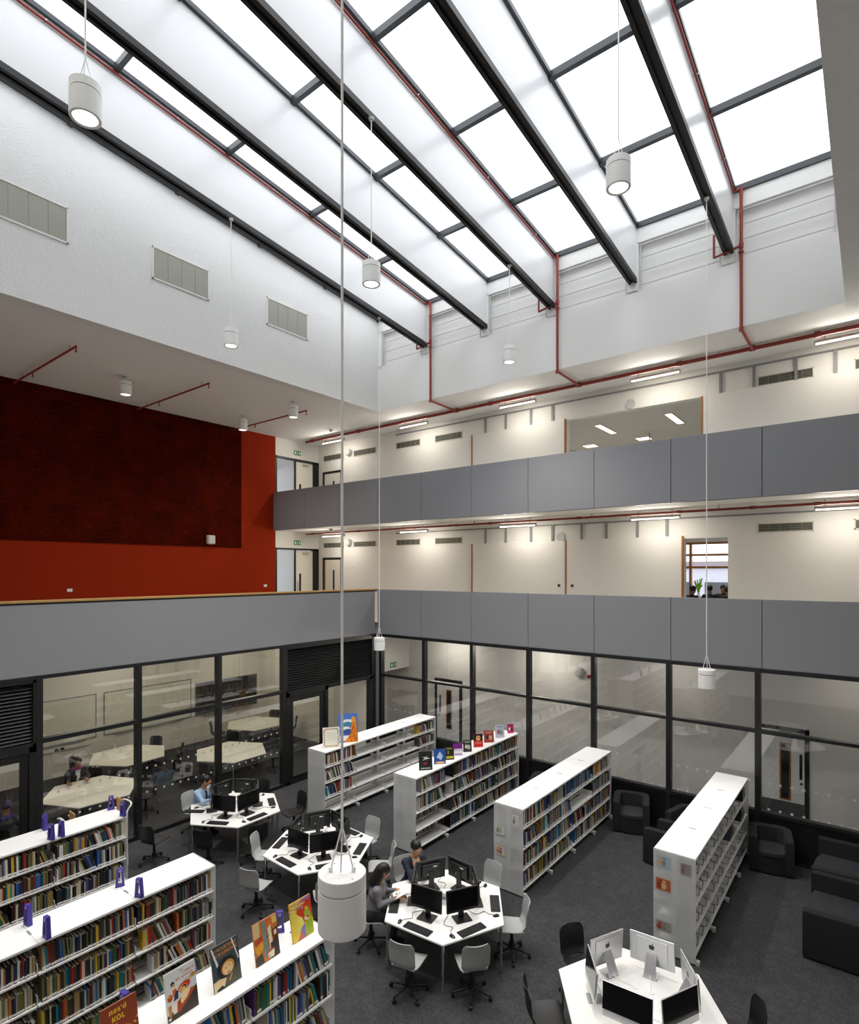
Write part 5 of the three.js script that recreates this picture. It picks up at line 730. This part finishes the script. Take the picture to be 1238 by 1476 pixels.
const cap = (x, y, z, a, b, ra, rb) => { const dx = b[0] - a[0], dy = b[1] - a[1], dz = b[2] - a[2]; let t = ((x - a[0]) * dx + (y - a[1]) * dy + (z - a[2]) * dz) / (dx * dx + dy * dy + dz * dz + 1e-9); t = t < 0 ? 0 : t > 1 ? 1 : t; return Math.hypot(x - a[0] - t * dx, y - a[1] - t * dy, z - a[2] - t * dz) - (ra + (rb - ra) * t); };
const SKINMAT = new THREE.MeshStandardMaterial({ color: 0xffffff, vertexColors: true, roughness: 0.75 });
function bounds(bones, pad) { const lo = [9, 9, 9], hi = [-9, -9, -9]; for (const [a, b, ra, rb] of bones) for (const [p, r] of [[a, ra], [b, rb]]) for (let k = 0; k < 3; k++) { lo[k] = Math.min(lo[k], p[k] - r - pad); hi[k] = Math.max(hi[k], p[k] + r + pad); } return [lo, hi]; }
function handGeo(w, dir, up, skin, curl) {                   // five separate bent fingers on a palm; w = wrist
  const D = new THREE.Vector3(...dir).normalize(), U = new THREE.Vector3(...up), S = new THREE.Vector3().crossVectors(D, U).normalize(); U.crossVectors(S, D).normalize();
  const P = (a, b, c) => [w[0] + D.x * a + S.x * b + U.x * c, w[1] + D.y * a + S.y * b + U.y * c, w[2] + D.z * a + S.z * b + U.z * c];
  const bones = [[P(0, -0.012, 0), P(0.075, -0.024, 0), 0.02, 0.014], [P(0, 0.012, 0), P(0.075, 0.024, 0), 0.02, 0.014]];
  [[-0.03, 0.055], [-0.01, 0.07], [0.01, 0.066], [0.029, 0.05]].forEach(([s, l]) => { const a = P(0.078, s, 0), b = P(0.078 + l * 0.55, s * 1.15, -curl * l * 0.5), c = P(0.078 + l * (1 - curl * 0.4), s * 1.2, -curl * l * 1.3); bones.push([a, b, 0.0092, 0.0085], [b, c, 0.0085, 0.0075]); });
  bones.push([P(0.015, -0.026, 0), P(0.045, -0.055, -0.012), 0.012, 0.0095], [P(0.045, -0.055, -0.012), P(0.078, -0.06, -0.022), 0.0092, 0.0078]);
  const [lo, hi] = bounds(bones, 0.012);
  return nets((x, y, z) => { let d = 9; bones.forEach(([a, b, ra, rb], i) => { const e = cap(x, y, z, a, b, ra, rb); d = i < 2 ? smin(d, e, 0.012) : smin(d, e, 0.004); }); return d; }, lo, hi, 0.0042, () => skin);
}
function person(o) {
  const { x, y = 0, z, turn = 0, label, lean = 0.1, side = 0, nod = 0.1, look = 0, skin = 0xc98f66, hair = 0x14110f, top = 0x2a2f3c, shirt = 0xdfe6ee, legs = 0x16171a, armL, armR, long = false, sleeve = 1, glasses = false, tie = false, seatY = 0.5, k = 1, handDirL = [0, 0, 1], handDirR = [0, 0, 1], coarse = false, group, hood } = o;
  const t = tag(grp('person', x, y, z, turn), label, 'person', group); t.scale.setScalar(k);
  const pel = [0, seatY + 0.03, 0], ax = (h, s = 0, f = 0) => [pel[0] + s + Math.sin(side) * h, pel[1] + h * Math.cos(lean) - f * Math.sin(lean), pel[2] + h * Math.sin(lean) + f * Math.cos(lean)];
  const chest = ax(0.34, 0, 0.01), neck = ax(0.52, 0, 0.0), sL = ax(0.45, 0.165), sR = ax(0.45, -0.165), hd = [neck[0] + side * 0.1, neck[1] + 0.15, neck[2] + 0.035 + lean * 0.08];
  const eL = armL[0], wL = armL[1], eR = armR[0], wR = armR[1];
  const SKIN = 0, TOP = 1, LEGS = 2, SHOE = 3, cols = [skin, top, legs, 0x0e0e10];
  const bones = [[pel, ax(0.2, 0, 0.01), 0.125, 0.115, TOP], [ax(0.18), chest, 0.115, 0.13, TOP], [ax(0.36, 0.06), ax(0.36, -0.06), 0.12, 0.12, TOP], [sL, sR, 0.058, 0.058, TOP], [neck, hd, 0.052, 0.05, SKIN], [ax(0.46), ax(0.5), 0.07, 0.055, TOP], [[0.08, pel[1], 0.02], [-0.08, pel[1], 0.02], 0.11, 0.11, LEGS]];
  for (const [s, e, w] of [[sL, eL, wL], [sR, eR, wR]]) { bones.push([s, e, 0.056, 0.043, TOP]); const m = [0, 1, 2].map((q) => e[q] + (w[q] - e[q]) * 0.82); bones.push([e, m, 0.043, 0.034, sleeve > 0.5 ? TOP : SKIN], [m, w, 0.029, 0.026, SKIN]); }
  for (const s of [1, -1]) bones.push([[s * 0.09, pel[1] - 0.01, 0.03], [s * 0.11, seatY + 0.0, 0.4], 0.085, 0.062, LEGS], [[s * 0.11, seatY, 0.4], [s * 0.11, 0.09, 0.34], 0.06, 0.042, LEGS], [[s * 0.11, 0.05, 0.32], [s * 0.12, 0.04, 0.48], 0.042, 0.034, SHOE]);
  const [lo, hi] = bounds(bones, 0.03);
  const body = nets((px, py, pz) => { let d = 9; for (const b of bones) d = smin(d, cap(px, py, pz, b[0], b[1], b[2], b[3]), b[4] === SKIN ? 0.012 : 0.035); return d; }, lo, hi, coarse ? 0.022 : 0.013, (px, py, pz) => { let best = 9, c = TOP; for (const b of bones) { const d = cap(px, py, pz, b[0], b[1], b[2], b[3]); if (d < best) { best = d; c = b[4]; } } if (c === TOP) { const f = (px - chest[0]); if (shirt != null && pz > chest[2] + 0.07 && py > chest[1] - 0.12 && Math.abs(f) < 0.035 + (py - chest[1]) * 0.15) return shirt; } return cols[c]; });
  // head with face, in its own axes
  const cn = Math.cos(nod), sn = Math.sin(nod), cl = Math.cos(look), sl = Math.sin(look);
  const toHead = (px, py, pz) => { let a = px - hd[0], b = py - hd[1], c = pz - hd[2]; [a, c] = [a * cl - c * sl, a * sl + c * cl]; [b, c] = [b * cn + c * sn, -b * sn + c * cn]; return [a, b, c]; };
  const ell = (a, b, c, ox, oy, oz, rx, ry, rz) => (Math.hypot((a - ox) / rx, (b - oy) / ry, (c - oz) / rz) - 1) * Math.min(rx, ry, rz);
  const headF = (px, py, pz) => { const [a, b, c] = toHead(px, py, pz); let d = ell(a, b, c, 0, 0.03, -0.012, 0.076, 0.092, 0.094); d = smin(d, ell(a, b, c, 0, -0.045, 0.022, 0.056, 0.066, 0.062), 0.04); d = smin(d, cap(a, b, c, [0, 0.02, 0.08], [0, -0.018, 0.1], 0.008, 0.013), 0.012); for (const s of [-1, 1]) { d = smin(d, ell(a, b, c, s * 0.077, 0.0, -0.005, 0.012, 0.03, 0.02), 0.008); d = Math.max(d, -ell(a, b, c, s * 0.032, 0.012, 0.098, 0.017, 0.011, 0.014)); d = smin(d, ell(a, b, c, s * 0.032, 0.01, 0.074, 0.013, 0.012, 0.012), 0.004); } d = smin(d, ell(a, b, c, 0, -0.058, 0.081, 0.024, 0.009, 0.01), 0.008); return smin(d, cap(px, py, pz, neck, [hd[0], hd[1] - 0.03, hd[2] - 0.02], 0.05, 0.048), 0.02); };
  const dark = new THREE.Color(skin).multiplyScalar(0.62).getHex(), lips = new THREE.Color(skin).lerp(new THREE.Color(0x8a2f2a), 0.45).getHex();
  const head = nets(headF, [hd[0] - 0.12, hd[1] - 0.15, hd[2] - 0.13], [hd[0] + 0.12, hd[1] + 0.15, hd[2] + 0.14], coarse ? 0.012 : 0.0055, (px, py, pz) => { const [a, b, c] = toHead(px, py, pz); if (c > 0.06) { const e = Math.abs(Math.abs(a) - 0.032); if (e < 0.006 && Math.abs(b - 0.011) < 0.006) return 0x120d0a; if (e < 0.013 && Math.abs(b - 0.011) < 0.007) return 0xd8d0c8; if (Math.abs(Math.abs(a) - 0.034) < 0.017 && Math.abs(b - 0.034) < 0.005) return hair; if (Math.abs(a) < 0.02 && Math.abs(b + 0.058) < 0.007) return lips; } return skin; });
  const list = [body, head]; if (!coarse) list.push(handGeo(wL, handDirL, [0, 1, 0.2], skin, 0.5), handGeo(wR, handDirR, [0, 1, 0.2], skin, 0.5)); else for (const w of [wL, wR]) list.push(handGeo(w, [0, 0, 1], [0, 1, 0.2], skin, 0.5));
  const bm = mesh('body', list.map((g) => { const q = g.toNonIndexed(); return q; }), SKINMAT, t);
  // hair
  const hairF = (px, py, pz) => { const [a, b, c] = toHead(px, py, pz); let d = ell(a, b, c, 0, 0.038, -0.018, 0.086, 0.1, 0.104); d = Math.max(d, -(ell(a, b, c, 0, -0.045, 0.075, 0.068, 0.098, 0.085))); d = Math.max(d, (long ? -0.09 : -0.05) - b + Math.max(0, c) * 0.9); if (long) { d = smin(d, cap(a, b, c, [0, 0.0, -0.07], [0, -0.2, -0.1], 0.075, 0.07), 0.03); d = smin(d, cap(a, b, c, [0.05, -0.05, -0.04], [0.06, -0.24, -0.07], 0.04, 0.035), 0.03); d = smin(d, cap(a, b, c, [-0.06, -0.03, -0.02], [-0.07, -0.25, -0.02], 0.034, 0.03), 0.03); } return Math.max(d, -headF(px, py, pz) - 0.012); };
  const ext = long ? 0.42 : 0.15;
  const hm = nets(hairF, [hd[0] - 0.16, hd[1] - ext, hd[2] - 0.24], [hd[0] + 0.16, hd[1] + 0.16, hd[2] + 0.16], coarse ? 0.012 : 0.007, () => hair); mesh('hair', hm, new THREE.MeshStandardMaterial({ color: 0xffffff, vertexColors: true, roughness: 0.5 }), t);
  const local = new THREE.Group(); local.name = 'face'; 
  if (glasses) { const g = mesh('glasses', [new THREE.TorusGeometry(0.021, 0.0022, 6, 20).translate(-0.033, 0.011, 0.104), new THREE.TorusGeometry(0.021, 0.0022, 6, 20).translate(0.033, 0.011, 0.104), bar([-0.012, 0.014, 0.105], [0.012, 0.014, 0.105], 0.002, 6), bar([0.054, 0.014, 0.102], [0.08, 0.012, 0.0], 0.002, 6), bar([-0.054, 0.014, 0.102], [-0.08, 0.012, 0.0], 0.002, 6)], M.chrome, t); g.position.set(...hd); g.rotation.set(nod, look, 0, 'YXZ'); }
  if (tie) mesh('tie', tube([ax(0.5, 0, 0.075), ax(0.4, 0, 0.15), ax(0.25, 0.01, 0.155), ax(0.12, 0.015, 0.145)], 0.017, 16, 6), std(0x15161c, 0.7), t);
  if (hood) mesh('hood', new THREE.TorusGeometry(0.095, 0.035, 10, 24).rotateX(Math.PI / 2 - 0.25).translate(neck[0], neck[1] - 0.02, neck[2] - 0.02), std(hood, 0.85), t);
  return t;
}
const inward = (ang) => { const a = ang * Math.PI / 180; return Math.atan2(-Math.cos(a), -Math.sin(a)); };
const seatAt = (t, ang, r) => { const a = ang * Math.PI / 180; return { x: t.x + r * Math.cos(a), z: t.z + r * Math.sin(a), turn: inward(ang) }; };
// local x: +x is the figure's left when it faces +z
person({ ...seatAt(T[2], 147, 1.2), label: 'girl with long black hair and grey cardigan holding a printed sheet', lean: 0.28, nod: 0.45, look: 0.25, skin: 0xc89472, hair: 0x17120f, top: 0x77757a, shirt: null, legs: 0x0f0f11, long: true, armL: [[0.2, 0.74, 0.2], [0.1, 0.82, 0.42]], armR: [[-0.2, 0.74, 0.18], [-0.06, 0.8, 0.44]], handDirL: [-0.2, 0.1, 1], handDirR: [0.2, 0.1, 1], seatY: 0.47, k: 1.04 });
{ const g = seatAt(T[2], 147, 0.7), m = mesh('paper_sheet', [bx(-0.11, 0.11, 0, 0.004, -0.15, 0.15)], M.paper); m.position.set(g.x, 0.88, g.z); m.rotation.set(-0.45, g.turn + 0.2, 0, 'YXZ'); tag(m, 'white printed sheet held by the girl in grey', 'paper'); const c = mesh('printed_ring', new THREE.TorusGeometry(0.035, 0.008, 8, 24, 4.8).rotateX(-Math.PI / 2).scale(1, 0.2, 1).translate(0.02, 0.005, -0.06), M.gadget, m); }
person({ ...seatAt(T[2], -158, 1.18), label: 'boy with glasses in navy blazer resting his chin on his hand', lean: 0.3, nod: 0.12, look: 0.1, skin: 0xc9946a, hair: 0x100e0d, top: 0x1a1f30, shirt: 0xe6ebf2, legs: 0x14151a, glasses: true, tie: true, armL: [[0.22, 0.78, 0.32], [-0.02, 0.8, 0.46]], armR: [[-0.17, 0.77, 0.36], [-0.07, 0.9, 0.31]], handDirR: [0.35, 0.9, -0.1], handDirL: [-1, 0.1, 0.2], seatY: 0.47, k: 1.06 });
person({ ...seatAt(T[0], 166, 1.16), label: 'boy in pale blue shirt and dark tie covering his mouth with a hand', lean: 0.42, nod: 0.15, look: 0.5, skin: 0xb98058, hair: 0x14100e, top: 0x9fbbd8, shirt: null, legs: 0x17181c, tie: true, armL: [[0.2, 0.78, 0.42], [0.05, 0.98, 0.44]], armR: [[-0.2, 0.76, 0.4], [-0.02, 0.8, 0.5]], handDirL: [-0.9, 0.4, 0.1], handDirR: [0.8, 0.1, 0.4], seatY: 0.47, k: 1.08 });
// ---------------------------------------------------------------- classroom behind the left screen
{
  const rw = -5.84, classTop = std(0xe9e6d6, 0.4);
  const spots = [[-1.86, 8.1, 35, 'with a boy sitting at it'], [-3.95, 6.28, 27, 'near the whiteboards'], [-1.88, 4.27, 30, 'close to the glass'], [-4.05, 1.95, 35, 'below the dark display board']];
  spots.forEach(([x, z, v, w], i) => {
    hexTable(x, z, i === 3 ? 1.0 : 1.08, v, `cream hexagonal classroom table ${w}`, 'classroom tables', classTop);
    [[-1.5, 0.6], [0.2, 1.5], [1.6, -0.7], [2.9, 2.6]].slice(0, 4).forEach(([q], k) => { const ang = v + 30 + 60 * [1, 3, 4, 0][k]; if (i === 0 && k === 1) return; chairAt('black', x, z, ang, 1.2, `dark classroom chair at the table ${w}, ${['toward the paperback side', 'toward the whiteboards', 'toward the partition', 'toward the atrium'][k]}`, 'classroom chairs', rr(-0.3, 0.3)); });
    for (let k = 0; k < 4; k++) { const m = mesh('paper_sheet', bx(-0.09, 0.09, 0, 0.002, -0.06, 0.06), M.paper); m.position.set(x + [-0.15, 0.1, 0.2, -0.05][k], TT + 0.001, z + [0.1, 0.2, -0.12, -0.2][k]); m.rotation.y = rr(0, 3); tag(m, `small white paper slip on the classroom table ${w}`, 'paper', `paper slips on the classroom table ${w}`); }
  });
  const board = (z0, z1, y0, y1, mat, lab) => { const t = tag(grp('wall_board', rw, y0, z0), lab, 'board'); mesh('surface', bx(0.004, 0.02, 0.02, y1 - y0 - 0.02, 0.02, z1 - z0 - 0.02), mat, t); mesh('frame', [bx(0, 0.03, 0, 0.025, 0, z1 - z0), bx(0, 0.03, y1 - y0 - 0.025, y1 - y0, 0, z1 - z0), bx(0, 0.03, 0, y1 - y0, 0, 0.025), bx(0, 0.03, 0, y1 - y0, z1 - z0 - 0.025, z1 - z0)], M.grey, t); mesh('pen_tray', bx(0, 0.07, -0.02, 0, 0.3, z1 - z0 - 0.3), M.grey, t); };
  board(3.3, 6.18, 0.95, 2.28, M.whiteboard, 'wide cream whiteboard next to the dark display board'); board(6.4, 9.2, 0.95, 2.28, M.whiteboard, 'wide cream whiteboard above the sockets behind the seated boy'); board(0.6, 3.15, 0.93, 2.1, M.boardDark, 'dark display board at the far end of the classroom');
  const tr = tag(grp('dado_trunking', rw, 0.82, 6.6), 'cream dado trunking with black sockets on the classroom wall', 'trunking'); mesh('channel', rbx(0, 0.05, -0.05, 0.05, 0, 2.4, 0.006, 1), M.cream, tr); for (const z of [0.7, 0.85, 1.45, 1.6]) mesh('socket', rbx(0.045, 0.06, -0.035, 0.035, z, z + 0.1, 0.004, 1), M.black, tr);
  const cb = tag(grp('cupboard', rw, 0, 9.3), 'low open cupboard at the classroom wall behind the black doorway', 'cupboard'); mesh('carcass', [bx(0, 0.5, 0, 0.8, 0, 0.03), bx(0, 0.5, 0, 0.8, 0.97, 1.0), bx(0, 0.5, 0.77, 0.8, 0, 1.0), bx(0, 0.02, 0, 0.8, 0, 1.0)], M.cream, cb); mesh('shelf', bx(0.02, 0.48, 0.4, 0.42, 0.03, 0.97), M.cream, cb);
  const lights = [[-1.7, 8.2], [-4.2, 6.0], [-1.7, 4.0], [-4.2, 2.0], [-2.9, 11.5]];
  lights.forEach(([x, z], i) => { const t = tag(grp('classroom_light', x, 3.92, z), `flat ceiling light in the classroom above the ${['seated boy', 'whiteboard table', 'table close to the glass', 'dark display board table', 'doorway'][i]}`, 'light', 'classroom ceiling lights'); mesh('trim', rbx(-0.33, 0.33, -0.03, 0, -0.63, 0.63, 0.006, 1), M.lightGrey, t); mesh('diffuser', bx(-0.3, 0.3, -0.036, -0.029, -0.6, 0.6), M.panelGlow, t); const l = new THREE.RectAreaLight(0xfff5e2, CLASS_POWER, 0.6, 1.2); l.position.y = -0.05; l.rotation.x = -Math.PI / 2; t.add(l); });
  person({ x: -3.02, z: 8.02, turn: Math.PI / 2 - 0.1, label: 'boy in dark jacket with magenta hood reading at a classroom table', lean: 0.25, nod: 0.5, skin: 0x9a6a4c, hair: 0x191513, top: 0x26262b, shirt: 0xd9dce2, hood: 0x8a2a6a, legs: 0x15161a, armL: [[0.22, 0.78, 0.25], [0.1, 0.8, 0.46]], armR: [[-0.22, 0.78, 0.25], [-0.28, 0.8, 0.5]], seatY: 0.47, k: 1.05, coarse: true });
  person({ x: -0.95, z: 10.15, turn: -2.2, label: 'seated person in purple hood behind the black glass door', lean: 0.3, nod: 0.4, skin: 0x9a6a4c, hair: 0x2c2560, top: 0x3a3a40, shirt: null, hood: 0x3d3580, legs: 0x15161a, armL: [[0.22, 0.78, 0.2], [0.1, 0.8, 0.42]], armR: [[-0.22, 0.78, 0.2], [-0.1, 0.8, 0.42]], seatY: 0.47, k: 1.0, coarse: true });
  chairAt('black', -0.95, 10.15, 0, 0.0, 'dark classroom chair under the person in purple hood', 'classroom chairs').rotation.y = -2.2;
  chairAt('black', -3.02, 8.02, 0, 0.0, 'dark classroom chair under the boy with magenta hood', 'classroom chairs').rotation.y = Math.PI / 2 - 0.1;
}
// people in the room behind the lower gallery opening
[[8.66, -4.6, 2.6, 'dark haired person in black left of the green stems, back turned'], [9.0, -5.5, 3.4, 'person in black just right of the green stems'], [9.15, -6.5, 0.5, 'dark haired person with folded arms in the gallery room'], [9.74, -4.3, 3.6, 'person in black at the edge of the gallery opening']].forEach(([x, z, turn, label], i) => {
  person({ x, y: F1, z, turn, label, lean: 0.1, nod: 0.15, skin: 0xa87858, hair: 0x0f0d0c, top: i === 2 ? 0x2b2b30 : 0x121214, shirt: null, legs: 0x111113, armL: [[0.22, 0.78, 0.15], [0.06, 0.78, 0.3]], armR: [[-0.22, 0.78, 0.15], [-0.06, 0.8, 0.3]], seatY: 0.44, k: 1.0, coarse: true, group: 'people in the gallery room' });
  const c = chairAt('black', x, z, 0, 0, `dark chair under the ${label.replace('dark haired ', '')}`.split(' ').slice(0, 15).join(' '), 'gallery room chairs', 0, F1); c.rotation.y = turn;
});
renderer.render(scene, camera);
